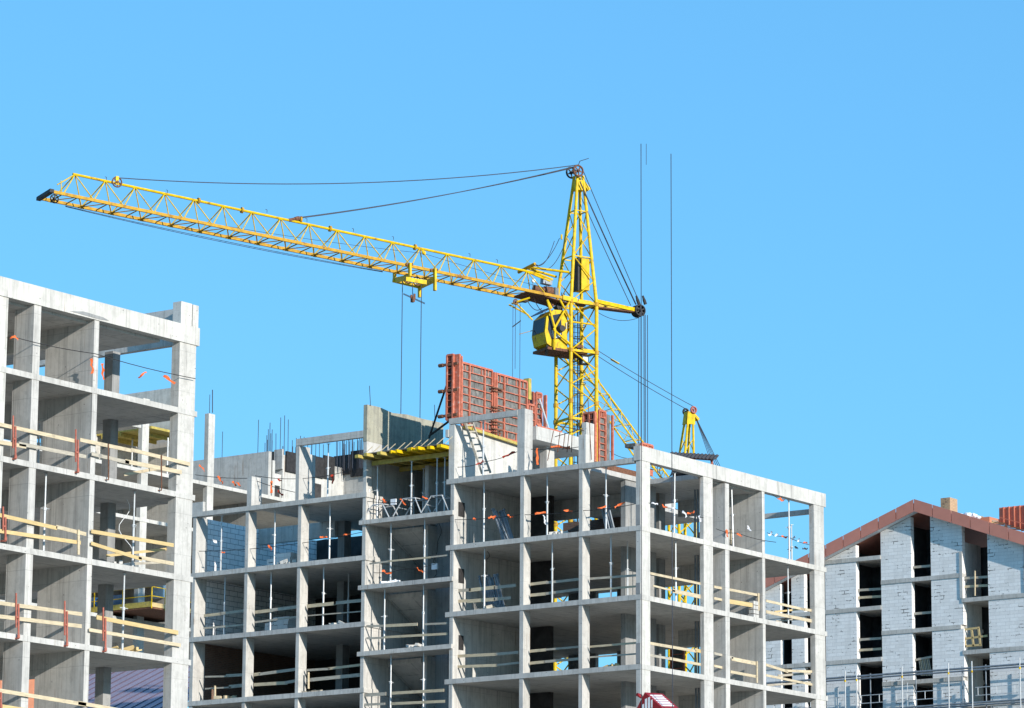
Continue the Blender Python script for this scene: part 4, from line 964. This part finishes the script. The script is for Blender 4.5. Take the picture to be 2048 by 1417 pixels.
MB().beam((-10.12, .2, 29.8), (-10.12, .2, 32.8), .12, .3, (1, 0, 0)).beam((-10.08, .42, 29.8), (-10.08, .42, 32.75), .1, .12, (1, 0, 0)).build('corner_bar', M['red'], fw0)
for z in (32.35, 31.15, 30.0): MB().beam((-11.0, .05, z), (-10.0, .05, z), .06, .12).tube((-11.05, .05, z), (-10.8, .05, z), .09, 6).build('clamp', M['rust'], fw0)
wal = MB().beam((-9.97, .55, 29.52), (-9.97, 5.3, 29.3), .12, .12); tag(wal.build('timber_waler', M['ytim']), 'long mossy timber waler under the red wall forms', 'timber')
bc = thing('push_pull_brace', (-11.8, .6, 28.6), 'dark diagonal braces at the left side of the red end form', 'brace')
MB().tube((-12.0, .6, 29.2), (-10.7, .2, 31.5), .05, 6).build('brace_tube', M['blk'], bc); MB().tube((-12.0, .6, 29.3), (-10.55, .4, 29.9), .05, 6).build('brace_tube', M['blk'], bc)
fw3 = thing('column_formwork', U(1072, 845, y=9), 'small tall red column form behind the large wall forms', 'formwork')
p0 = U(1059, 850, y=8.0); hz = U(1059, 787, y=8.0).z-p0.z
form_panel(fw3, (p0.x, 8.0, p0.z), Xv, .26, hz, -Yv, (), 6); form_panel(fw3, (p0.x+.32, 8.02, p0.z), Yv, .42, hz, Xv, (), 6)
MB().beam((p0.x+.32, 8.82, p0.z), (p0.x+.32, 8.82, p0.z+hz), .1, .16).build('corner_bar', M['red'], fw3)
MB().tube((p0.x+.5, 8.1, p0.z+hz*.8), (p0.x+.8, 8.5, p0.z-.3), .04, 6).build('brace_tube', M['prop'], fw3)
fw8 = thing('wall_formwork', (-4.8, 17, 20), 'red ladder like form standing behind the corner block, seen through its right bay', 'formwork')
p8 = U(1343, 1340, y=17); form_panel(fw8, (p8.x, 17, p8.z-1.0), Xv, .75, 2.4, -Yv, (), 7)
fw7 = thing('wall_formwork', (-10.1, 6, 29.6), 'low narrow red form between the large wall forms and the tall column form', 'formwork')
form_panel(fw7, (-10.1, 5.55, 29.6), Yv, .55, 1.75, Xv, (), 5)
fw4 = thing('column_formwork', U(1190, 910, y=3.0), 'tall red column form beside the crane mast on the roof', 'formwork')
q0 = U(1170, 823, y=3.0)
form_panel(fw4, (-5.05, 3.0, 27.1), Xv, .62, 2.85, -Yv, (.5,), 9, d=.15); form_panel(fw4, (-4.36, 3.05, 27.1), Yv, .5, 2.95, Xv, (), 10)
MB().beam((-4.3, 3.72, 27.1), (-4.3, 3.72, 29.95), .25, .06, (1, 0, 0)).build('ply_face', M['ply'], fw4)
MB().beam((-4.2, 3.95, 27.1), (-4.2, 3.95, 29.95), .1, .1, (1, 0, 0)).build('corner_bar', M['red'], fw4)
fw5 = thing('small_form', (-9.2, 7, 30.1), 'small red form lying on the raised slab before the crane mast', 'formwork')
form_panel(fw5, (-10.0, 6.2, 30.1), Yv, 1.9, .3, Xv, (.3, .6), 2)
fw6 = MB().box(-9.6, -9.2, 4.9, 5.6, 27.1, 27.75); tag(fw6.build('form_box', M['red']), 'pale red form box standing under the raised slab on the roof', 'formwork')
tag(MB().beam(U(1055, 758, x=-10.6), U(1055, 800, x=-10.6), .22, .3).build('timber_post', M['ytim']), 'upright mossy timber post right of the red wall forms', 'timber')
# ---- yellow formwork deck above the stair bay
fd = thing('formwork_deck', (-13, 2, 28.2), 'yellow formwork deck with joists over the stair bay, under the tall concrete wall', 'formwork')
MB().box(-15.1, -10.45, -.35, 5.0, 28.62, 28.66).build('deck', M['ply'], fd)
for px, w_ in ((719, 1.2), (740, .9), (766, 1.4), (788, .5), (800, .5), (822, .45), (829, 1.0), (843, 1.1), (862, 1.2), (884, 1.5)):
    p = U(px, 905, y=-.5)
    MB().beam((p.x-.1, -.55-.2*random.random(), 28.52), (min(p.x+.25, -10.65), 4.8, 28.52), .09 if w_ < .8 else .08+.1*w_, .14).build('joist', M['yel'] if random.random() < .7 else M['ytim'], fd)
for y in (.35, 2.4, 4.2): MB().box(-15.05, -10.5, y-.05, y+.05, 28.2, 28.4).build('main_beam', M['ytim'], fd)
for k in range(11):
    x = -15+k*.45+random.random()*.1
    MB().tube((x, -.3, 28.66), (x+.28, -.1, 28.98), .02, 5).build('lath', M['wood'], fd)
# ---- folding trestles on the stair landing
for k, (a, b, c, d, lab) in enumerate((((722, 1041), (745, 1011), (765, 1008), (778, 1035), 'leftmost grey tube trestle on the landing under the yellow deck'),
        ((786, 1033), (806, 998), (830, 996), (842, 1026), 'middle grey tube trestle on the landing under the yellow deck'), ((842, 1026), (862, 993), (884, 991), (897, 1021), 'rightmost grey tube trestle on the landing under the yellow deck'))):
    t = thing('trestle', U(*a, y=0), lab, 'trestle', 'tube trestles on the stair landing')
    for dy in (.1, .9):
        P4 = [U(*q, y=.1)+Vector((0, dy-.1, 0)) for q in (a, b, c, d)]
        MB().path(P4, .028, 6).build('leg_frame', M['prop'], t)
    A_, B_ = U(*b, y=.1), U(*c, y=.1); MB().tube(A_, A_+Yv*.8, .025, 6).tube(B_, B_+Yv*.8, .025, 6).tube(U(*a, y=.1).lerp(A_, .5), (U(*a, y=.1).lerp(A_, .5))+Yv*.8, .02, 6).build('crossbar', M['prop'], t)
for px, py, lab, z in ((872, 1133, 'white switch box hanging in the stair bay', 0), (790, 1004, 'white cable box behind the middle trestle', 0)):
    p = U(px, py, y=.6); t = thing('switch_box', p, lab, 'box')
    MB().box(p.x-.18, p.x+.12, .5, .6, p.z-.15, p.z+.12).build('box', M['white'], t); MB().path([p, p+Vector((.05, 0, -.35)), p+Vector((-.2, 0, -.6))], .012, 5).build('cable', blk, t)
# ---- strings of flags
def flags(plane, pts, fl, label, group='strings of warning flags', big=1.0):
    k, v = plane
    P_ = [U(a, b, **{k: v}) for a, b in pts]
    t = thing('flag_string', P_[0], label, 'flags', group)
    q = []
    for a, b in zip(P_, P_[1:]):
        for i in range(6): q.append(a.lerp(b, i/6)-ZV*(.06*math.sin(math.pi*i/6)))
    q.append(P_[-1]); MB().path(q, .015, 5).build('cord', blk, t)
    e = (RT - ZV*0).normalized()
    for (px, py, col, dx, dy) in fl:
        c = U(px, py, **{k: v-.02 if k == 'y' else v+.02}); mb = MB(); n = 5; s = .032*big
        pts_ = []
        for i in range(n+1):
            f = i/n; wv = .055*math.sin(f*5+px)
            cc = c + RT*(dx*s*(f-.1)) - ZV*(dy*s*f) + FH*wv
            wd = (.024+.024*abs(math.sin(f*4+py)))*big
            nx = (ZV*dx + RT*dy).normalized()
            j1, j2 = random.uniform(.3, 1.5), random.uniform(.3, 1.5); jj = random.uniform(-.03, .03)*big
            pts_.append((cc-nx*(wd*j1-jj), cc+nx*(wd*j2+jj)))
        for (a, b), (c2_, d2) in zip(pts_, pts_[1:]): 
            mb.poly([a, b, d2, c2_], FH*.008)
        mb.build('flag', M[{'o': 'flag', 'w': 'flagw', 'r': 'flagr', 'k': 'blk'}[col]], t)
flags(('x', .12), [(18, 672), (190, 708), (391, 758)], [(22, 675, 'o', 8, 1), (182, 718, 'o', 3, 16), (205, 728, 'o', 2, 17), (291, 744, 'o', -8, 7), (330, 751, 'o', 12, 9)], 'orange flags on a cord across the top storey of the left block', big=1.05)
flags(('y', .1), [(735, 1003), (810, 1004), (880, 994)], [(766, 998, 'o', 5, 6), (802, 998, 'o', 8, 9), (846, 994, 'o', 9, 4)], 'orange flags above the trestles on the stair landing')
flags(('y', .1), [(748, 1146), (800, 1140), (872, 1128)], [(766, 1142, 'o', 13, 5), (835, 1136, 'o', 9, 7)], 'orange flags on the second landing of the stair bay')
flags(('y', .15), [(398, 1103), (560, 1092), (728, 1064)], [(443, 1104, 'o', 5, 2), (538, 1090, 'o', 5, 7), (641, 1075, 'o', 11, 0), (688, 1071, 'o', 11, -2)], 'orange flags across the top covered storey of the left wing')
flags(('y', .1), [(906, 1040), (1040, 1030), (1160, 1022), (1273, 1008)], [(946, 1037, 'o', 4, 2), (978, 1036, 'o', 11, -2), (1016, 1032, 'o', 8, 1), (1072, 1028, 'o', 15, -3), (1088, 1030, 'w', 2, 14), (1129, 1021, 'o', 12, 1), (1197, 1017, 'o', 12, -3), (1231, 1014, 'o', 14, -6)], 'orange flags across the top storey left of the corner column')
flags(('y', .1), [(915, 935), (970, 924), (1034, 904)], [(954, 930, 'r', 10, -6), (1008, 916, 'r', 17, -9)], 'two dark red flags on a cord before the roof ladder')
flags(('y', .2), [(1062, 899), (1110, 895), (1165, 893)], [(1074, 897, 'o', 1, 18), (1106, 893, 'o', 20, 2)], 'two large orange flags hanging under the raised roof slab', big=1.3)
flags(('x', .05), [(1300, 1005), (1350, 1018), (1407, 1036)], [(1304, 1006, 'w', 9, 1), (1325, 1010, 'o', 7, 4), (1340, 1023, 'w', 6, -6), (1366, 1022, 'w', 6, 8), (1376, 1028, 'o', 10, -3), (1398, 1032, 'w', 3, 8)], 'white and orange flags right of the corner column')
flags(('x', .05), [(1432, 1058), (1475, 1067), (1552, 1085)], [(1453, 1059, 'o', 1, 11), (1474, 1068, 'o', 8, 3), (1495, 1052, 'w', 5, 8)], 'faded flags before the inner wall of the top storey')
flags(('x', -2), [(1534, 1066), (1575, 1074), (1628, 1092)], [(1538, 1072, 'w', 5, -6), (1550, 1073, 'w', 5, -4), (1564, 1072, 'o', 8, 3), (1585, 1080, 'w', 5, -5), (1595, 1084, 'w', 3, -5), (1608, 1084, 'o', 5, 3), (1577, 1098, 'k', 3, 4), (1590, 1093, 'k', 5, 4), (1606, 1099, 'k', 8, -1)], 'small white, orange and dark flags against the sky in the last bay')
flags(('x', .1), [(1545, 990), (1570, 1000)], [(1556, 999, 'o', 8, 1)], 'single orange flag under the right end of the roof beam', big=1.2)
flags(('y', .4), [(390, 950), (500, 957), (590, 985)], [(400, 930, 'o', 8, 10), (437, 952, 'o', 7, 12), (466, 962, 'o', 5, 8), (474, 964, 'o', 6, 7), (542, 962, 'o', 2, 18), (557, 981, 'r', 7, 8)], 'orange flags along the roof edge of the left wing')
flags(('y', .3), [(510, 952), (600, 958), (700, 942)], [(556, 958, 'r', 5, 3), (664, 950, 'r', 1, 12)], 'two dark red flags on a cord beneath the free roof beam', big=1.1)
# ---- roof clutter of the corner block: winch canopy, form blocks
cn = thing('canopy', U(1395, 920, y=7), 'dark corrugated sheet canopy on red posts above the roof beam', 'canopy')
k0, k1 = U(1341, 906, y=7.0), U(1438, 912, y=7.0)
L_ = (k1-k0); mb = MB(); n = 26
back = Vector((.25, -.7, -.33))
for i in range(n):
    a = k0+L_*(i/n)+ZV*(.05 if i % 2 else 0); b = k0+L_*((i+1)/n)+ZV*(0 if i % 2 else .05)
    mb.poly([a, b, b+back, a+back], ZV*.02)
mb.build('corrugated_sheet', M['sheet'], cn)
for a in (.12, .9):
    p = k0+L_*a+back*.6; MB().tube(p-ZV*.05, Vector((p.x, p.y, 27.07)), .06, 8).build('post', M['redc'], cn)
MB().beam(k0+L_*.08+back*.6-ZV*.06, k0+L_*.92+back*.6-ZV*.06, .08, .1).build('cross_bar', M['redc'], cn)
wn_ = thing('hoist_winch', (-1.6, 5.9, 27.07), 'dark roof winch with coiled cable under the corrugated canopy', 'winch')
MB().tube((-2.1, 5.9, 27.4), (-1.2, 5.9, 27.4), .28, 14).build('drum', M['blk'], wn_); MB().box(-1.1, -.7, 5.6, 6.1, 27.07, 27.5).build('motor', M['propd'], wn_)
MB().ring((-2.5, 5.7, 27.6), (0, 1, 0), .45, .02, 20, 4).ring((-2.55, 5.8, 27.55), (.2, 1, 0), .4, .02, 20, 4).build('cable_coil', blk, wn_)
fb = thing('small_form', (-.4, 1.2, 27.55), 'small pale red form piece lying on top of the roof beam at the corner', 'formwork')
form_panel(fb, (-.35, .5, 27.56), Yv, .85, .2, Xv, (.5,), 2, d=.1); MB().box(-.9, -.36, .1, .9, 27.56, 27.72).build('ply_face', M['ply'], fb)
tag(MB().box(-.75, -.5, 1.25, 1.7, 26.5, 26.8).build('form_box', M['red']), 'tiny pale red form box just right of the corner column top', 'formwork')
# thin standing bars before the raised roof slab
rb = thing('rebar_cage', (-6, .5, 27.07), 'thin upright reinforcing bars leaning before the raised roof slab', 'rebar')
for a, b in (((1095, 922), (1107, 862)), ((1115, 905), (1120, 864)), ((1126, 900), (1130, 866)), ((1134, 905), (1138, 868)), ((1143, 905), (1144, 870)), ((1183, 920), (1176, 800)), ((1108, 850), (1168, 862)), ((1110, 874), (1166, 858))):
    MB().tube(U(*a, y=.35), U(*b, y=.35), .018, 5).build('bar', M['rust'], rb)
for (a, b, yv, lab) in (((741, 812), (739, 772), .2, 'single upright bar on the left end of the tall concrete wall'), ((870, 845), (869, 810), 4.9, 'single upright bar near the right end of the tall concrete wall'), ((425, 826), (425, 780), None, 'thin rod on top of the tall free column left of centre')):
    tag(MB().tube(U(*a, y=yv) if yv else U(*a, x=-60.2), U(*b, y=yv) if yv else U(*b, x=-60.2), .016 if yv else .03, 5).build('steel_rod', rope), lab, 'rod')
# ---- scaffold before the gabled building
sf = thing('scaffold', (-14, YD-1.3, -1.7), 'grey tubular scaffold with guard frames along the foot of the gabled building', 'scaffold')
ys = YD-1.2
for zz in (23.58, 21.6): MB().tube((-30, ys, zz), (-5, ys, zz), .06, 8).build('ledger', M['propd'], sf); MB().tube((-30, ys+.7, zz-.05), (-5, ys+.7, zz-.05), .05, 8).build('ledger', M['propd'], sf)
for px in (1691, 1714, 1805, 1898, 1945, 2041):
    x = U(px, 1360, y=ys).x
    MB().tube((x, ys-.05, -1.7), (x, ys-.05, 23.95), .036, 8).build('standard', M['prop'], sf)
    MB().tube((x+.45, ys+.75, -1.7), (x+.45, ys+.75, 23.8), .035, 8).build('standard', M['propd'], sf)
    MB().tube((x, ys-.05, 23.3), (x, ys-.05, 23.42), .055, 8).build('yellow_mark', M['yel'], sf)
for a, b in ((-24.5, -20.4), (-19.2, -16.5), (-16.2, -13.5), (-11.6, -8.9)):
    g_ = MB()
    for zz in (22.45, 22.0): g_.tube((a, ys-.02, zz), (b, ys-.02, zz), .022, 6)
    for f in (.06, .5, .92): g_.tube((a+(b-a)*f, ys-.02, 22.0), (a+(b-a)*f, ys-.02, 22.45), .022, 6)
    g_.build('guard_frame', M['prop'], sf)
for xx in (-20.6, -25, -16.0): MB().tube((xx, ys, 14), (xx, ys, 23), .02, 5).build('thin_tube', M['prop'], sf)
# ---- on the gable roof
p = U(1935, 1030, y=53); t = thing('insulation_bags', p, 'white plastic bags lying on the gable roof slope', 'bags')
for dx, dz, r in ((0, .05, .22), (.35, .02, .2), (-.4, .1, .14), (.6, -.08, .14)):
    mb = MB(); c = p+Vector((dx, .2*dx, dz-.12)); rr = random.Random(int(dx*100))
    n1, n2 = 6, 10; k = len(mb.v)
    for i in range(n1+1):
        for j in range(n2):
            a = math.pi*i/n1; b = 2*math.pi*j/n2; s = r*(1+.25*rr.uniform(-1, 1))
            mb.v.append((c.x+s*1.4*math.sin(a)*math.cos(b), c.y+s*math.sin(a)*math.sin(b), c.z+s*.8*math.cos(a)))
    for i in range(n1):
        for j in range(n2): mb.f.append((k+i*n2+j, k+(i+1)*n2+j, k+(i+1)*n2+(j+1) % n2, k+i*n2+(j+1) % n2)); mb.m.append(0)
    mb.build('bag', M['white'], t)
t = thing('roof_battens', U(1975, 1040, y=53.5), 'loose yellow battens laid down the gable roof slope', 'battens')
for k in range(7):
    x = -13.3+k*.42; MB().beam((x-.7, 53+.12*k, rz(x)+.76), (x+.9, 53.6+.1*k, rz(x+1)+.92), .06, .07).build('batten', M['woody'] if k % 2 else M['woodg'], t)
t = thing('roof_sheet', U(2020, 1040, y=54), 'upright red profiled sheet panel on the right of the gable roof', 'roof sheet')
q = U(1998, 1016, y=54.5); zt = q.z
for k in range(12):
    x = q.x+k*.35
    MB().box(x, x+.29, 54.5, 54.54, rz(x)+.7, zt).box(x+.29, x+.35, 54.4, 54.54, rz(x)+.7, zt).build('sheet_rib', M['roofr'], t)
MB().beam((q.x+.7, 53.6, rz(q.x+.7)+1.15), (q.x+3.2, 53.6, rz(q.x+3.2)+1.25), .8, .04).build('loose_sheet', M['roofr'], t)
MB().box(-13.0, -11.9, 53.4, 54.6, rz(-12.2)+.55, rz(-12.2)+.9).build('loose_sheet', M['orangem'], t)
# ---- foreground: long hanging cables and the head of a truck crane boom
FD = -24
for px, y0, lab in ((1282, 288, 'long dark cable hanging straight down in line with the corner of the block'), (1342, 308, 'long dark cable hanging straight down right of the corner column')):
    a = U(px, y0, y=FD); tag(MB().tube(a, (a.x, a.y, 2), .014, 6).build('hanging_cable', rope), lab, 'cable', 'long hanging cables')
a = U(1292.5, 288, y=FD); b = U(1292.5, 330, y=FD); tag(MB().tube(a, b, .009, 6).build('hanging_cable', rope), 'short faint end of cable high in the sky beside the long one', 'cable', 'long hanging cables')
bm = thing('crane_boom_head', U(1305, 1410, y=FD), 'red boom head with white stripes poking up at the bottom edge below the corner', 'crane boom')
def FB(px, py, d=0): return U(px, py, y=FD)+Yv*d
V = [(1289.5, 1385), (1324, 1416), (1318, 1480), (1262, 1440)]
P1 = [FB(*v) for v in V]
MB().poly(P1, Vector((.25, .75, 0))).build('box_section', M['craneR'], bm)
off_ = Vector((.25, .75, 0))
nr_ = (P1[1]-P1[0]).cross(off_).normalized(); nr_ = nr_ if nr_.z > 0 else -nr_
for k in range(7):
    f0, f1 = .16+k*.11, .22+k*.11
    a, b = P1[0].lerp(P1[1], f0), P1[0].lerp(P1[1], f1)
    MB().poly([a+off_*.12, b+off_*.12, b+off_*.85+(P1[1]-P1[0])*-.06, a+off_*.85+(P1[1]-P1[0])*-.06], nr_*.006).build('white_stripe', M['white'], bm)
fn = Vector((0.35, -1, 0)).normalized()
n1_ = (P1[1]-P1[0]).cross(P1[3]-P1[0]).normalized(); n1_ = n1_ if n1_.y < 0 else -n1_
for (x0, y0, x1, y1) in ((1284.5, 1410, 1288, 1420), (1290, 1399, 1294, 1424), (1296, 1396, 1300, 1424), (1302, 1401, 1305, 1416)):
    MB().poly([FB(x0, y0), FB(x1, y0-2), FB(x1, y1), FB(x0, y1)], n1_*.006).build('white_stripe', M['white'], bm)
MB().tube(FB(1279, 1392)-Yv*.05, FB(1284, 1397)+Yv*.1, .05, 10).tube(FB(1277.5, 1390)-Yv*.1, FB(1279.5, 1392)+Yv*.1, .06, 10).build('pin', M['craneR'], bm)
MB().beam(FB(1283, 1424, .3), Vector((FB(1276, 1500).x-3.5, FD-.8, -1.6)), .5, .6).build('boom', M['propd'], bm)

# ================================================================== clutter lying about on the slabs
rc = random.Random(21)
def heap(name, x, y, z, n, s, mt, label, cat):
    t = thing(name, (x, y, z), label, cat); mb = MB()
    for k in range(n):
        a, b, h = rc.uniform(.08, .3)*s, rc.uniform(.06, .2)*s, rc.uniform(.04, .16)*s
        cx_, cy_ = x+rc.uniform(-.5, .5)*s, y+rc.uniform(-.25, .25)*s
        an = rc.uniform(0, 3.1); d = Vector((math.cos(an), math.sin(an), rc.uniform(-.2, .3)))
        mb.beam(Vector((cx_, cy_, z+h*.6))-d*a, Vector((cx_, cy_, z+h*.6+.05))+d*a, b, h)
    mb.build(name+'_pieces', mt, t)
heap('rubble', -19.9, .4, 24.03, 9, 1.0, M['conl'], 'small rubble heap at the edge of the top covered storey, left wing', 'rubble')
heap('rubble', -17.0, .35, 21.0, 7, .7, M['conl'], 'little heap of broken block in the right bay of the left wing', 'rubble')
heap('offcuts', -23.6, .5, 18.0, 8, 1.0, M['wood'], 'timber offcuts near the brown brick wall', 'timber')
heap('offcuts', -18.4, .6, 18.0, 8, 1.0, M['woodg'], 'grey offcuts on the lowest slab of the left wing', 'timber')
heap('rubble', -14.0, .3, 22.65, 8, .8, M['white'], 'pale scraps on the second landing of the stair bay', 'rubble')
heap('rubble', -12.4, .3, 19.63, 9, .8, M['conl'], 'scraps of concrete on the middle landing of the stair bay', 'rubble')
heap('offcuts', -8.6, .5, 21.07, 8, .9, M['woodg'], 'offcuts beneath the larger bundle of stored props', 'timber')
heap('rubble', -4.8, .5, 24.07, 8, .9, M['conl'], 'rubble in the middle bay, top storey of the corner block', 'rubble')
heap('offcuts', -1.9, .6, 18.07, 8, .8, M['woody'], 'yellow offcuts left of the corner column', 'timber')
heap('offcuts', -1.2, 8.6, 21.07, 7, .9, M['wood'], 'offcuts beside the tall inner wall', 'timber')
heap('offcuts', -1.3, 12.4, 18.07, 8, 1.2, M['woody'], 'offcuts in the last bay near the gabled building', 'timber')
heap('rubble', -.9, -32.2, 18.4, 9, 1.1, M['conl'], 'rubble in the right bay on the third storey of the left block', 'rubble')
heap('offcuts', -.8, -32.0, 15.38, 9, 1.1, M['woody'], 'orange offcuts on the fourth storey of the left block', 'timber')
heap('offcuts', -4.4, 2.4, 27.07, 12, 1.6, M['woodg'], 'grey planks and scraps dumped on the roof under the raised slab', 'timber')
heap('rubble', -22.9, .6, ZB[5], 6, .6, M['blk'], 'dark scraps on the left wing roof edge', 'rubble')
# hanging wires inside bays
for k, (x, y, z, L, s, lab) in enumerate(((-12.0, 1.4, 25.4, 1.9, .35, 'thin black wire hanging on the top landing of the stair bay'), (-8.9, .9, 23.8, 1.2, .3, 'thin wire hanging near the party wall one storey below the top'),
      (-1.5, -31.0, 21.1, 2.2, .5, 'pale wire looping down in the right bay, third storey of the left block'), (-.9, 7.6, 26.8, 1.6, .3, 'thin wire before the inner wall on the top storey'))):
    pts = [Vector((x+s*math.sin(i*.5+k)*i/12, y+.15*math.sin(i*.9), z-L*i/12)) for i in range(13)]
    tag(MB().path(pts, .014, 5).build('hanging_wire', M['white'] if k == 2 else blk), lab, 'wire')
t = thing('block_pile', (-.35, 9.3, 21.07), 'short pile of grey blocks at the foot of the tall inner wall end', 'blocks')
for k in range(4): MB().box(-.45+.05*(k % 2), -.15, 9.3, 9.75, 21.07+k*.2, 21.07+k*.2+.17).build('block', M['con'], t)
# tie holes, stains from grout and cast-on edge pieces on the big facade beams
for (x, y0, y1, z0, z1, par) in ((.021, -36.5, -35.2, 27.05, 27.08, near),):
    MB().poly([(x, -35.9, 27.02), (x, -34.4, 26.99), (x, -33.9, 27.03), (x, -34.2, 27.1), (x, -35.2, 27.13)], (.012, 0, 0)).build('mortar_patch', M['cond'], par)
for k, z in enumerate(ZA[1:5]):      # plywood closers and bits at the joints of the corner column
    MB().box(-.258, -.03, -.012, .019, z+.02, z+.5+.4*(k % 2)).build('column_patch', M['cond'], block)

# ---- machinery clutter round the crane cab and slewing frame
for k, (a, b, s) in enumerate((((1100, 560), (1112, 612), .15), ((1133, 582), (1122, 640), .2), ((1138, 584), (1137, 690), .05), ((1078, 596), (1098, 622), .2), ((1065, 600), (1090, 615), .25), ((1145, 590), (1158, 640), .15))):
    sag(OnNear(*a)+NJ*.5, OnNear(*b)+NJ*.35, s, .022).build('hose', blk, crane)
for px, py, w_, h_, mt in ((1112, 606, .3, .22, rust), (1128, 612, .35, .3, blk), (1150, 650, .25, .35, M['propd']), (1168, 690, .4, .16, rust), (1172, 606, .5, .16, rust), (1060, 598, .3, .14, blk)):
    c = OnNear(px, py)+NJ*.6; MB().beam(c-NJ*.15, c+NJ*.15, w_, h_).build('machine_box', mt, crane)
c = OnMid(1067, 562); MB().tube(c-NJ*.06, c+NJ*.06, .1, 14).build('work_lamp', M['white'], crane)
MB().tube(OnMid(1066, 565), OnMid(1065, 588), .02, 6).build('lamp_pole', M['propd'], crane)
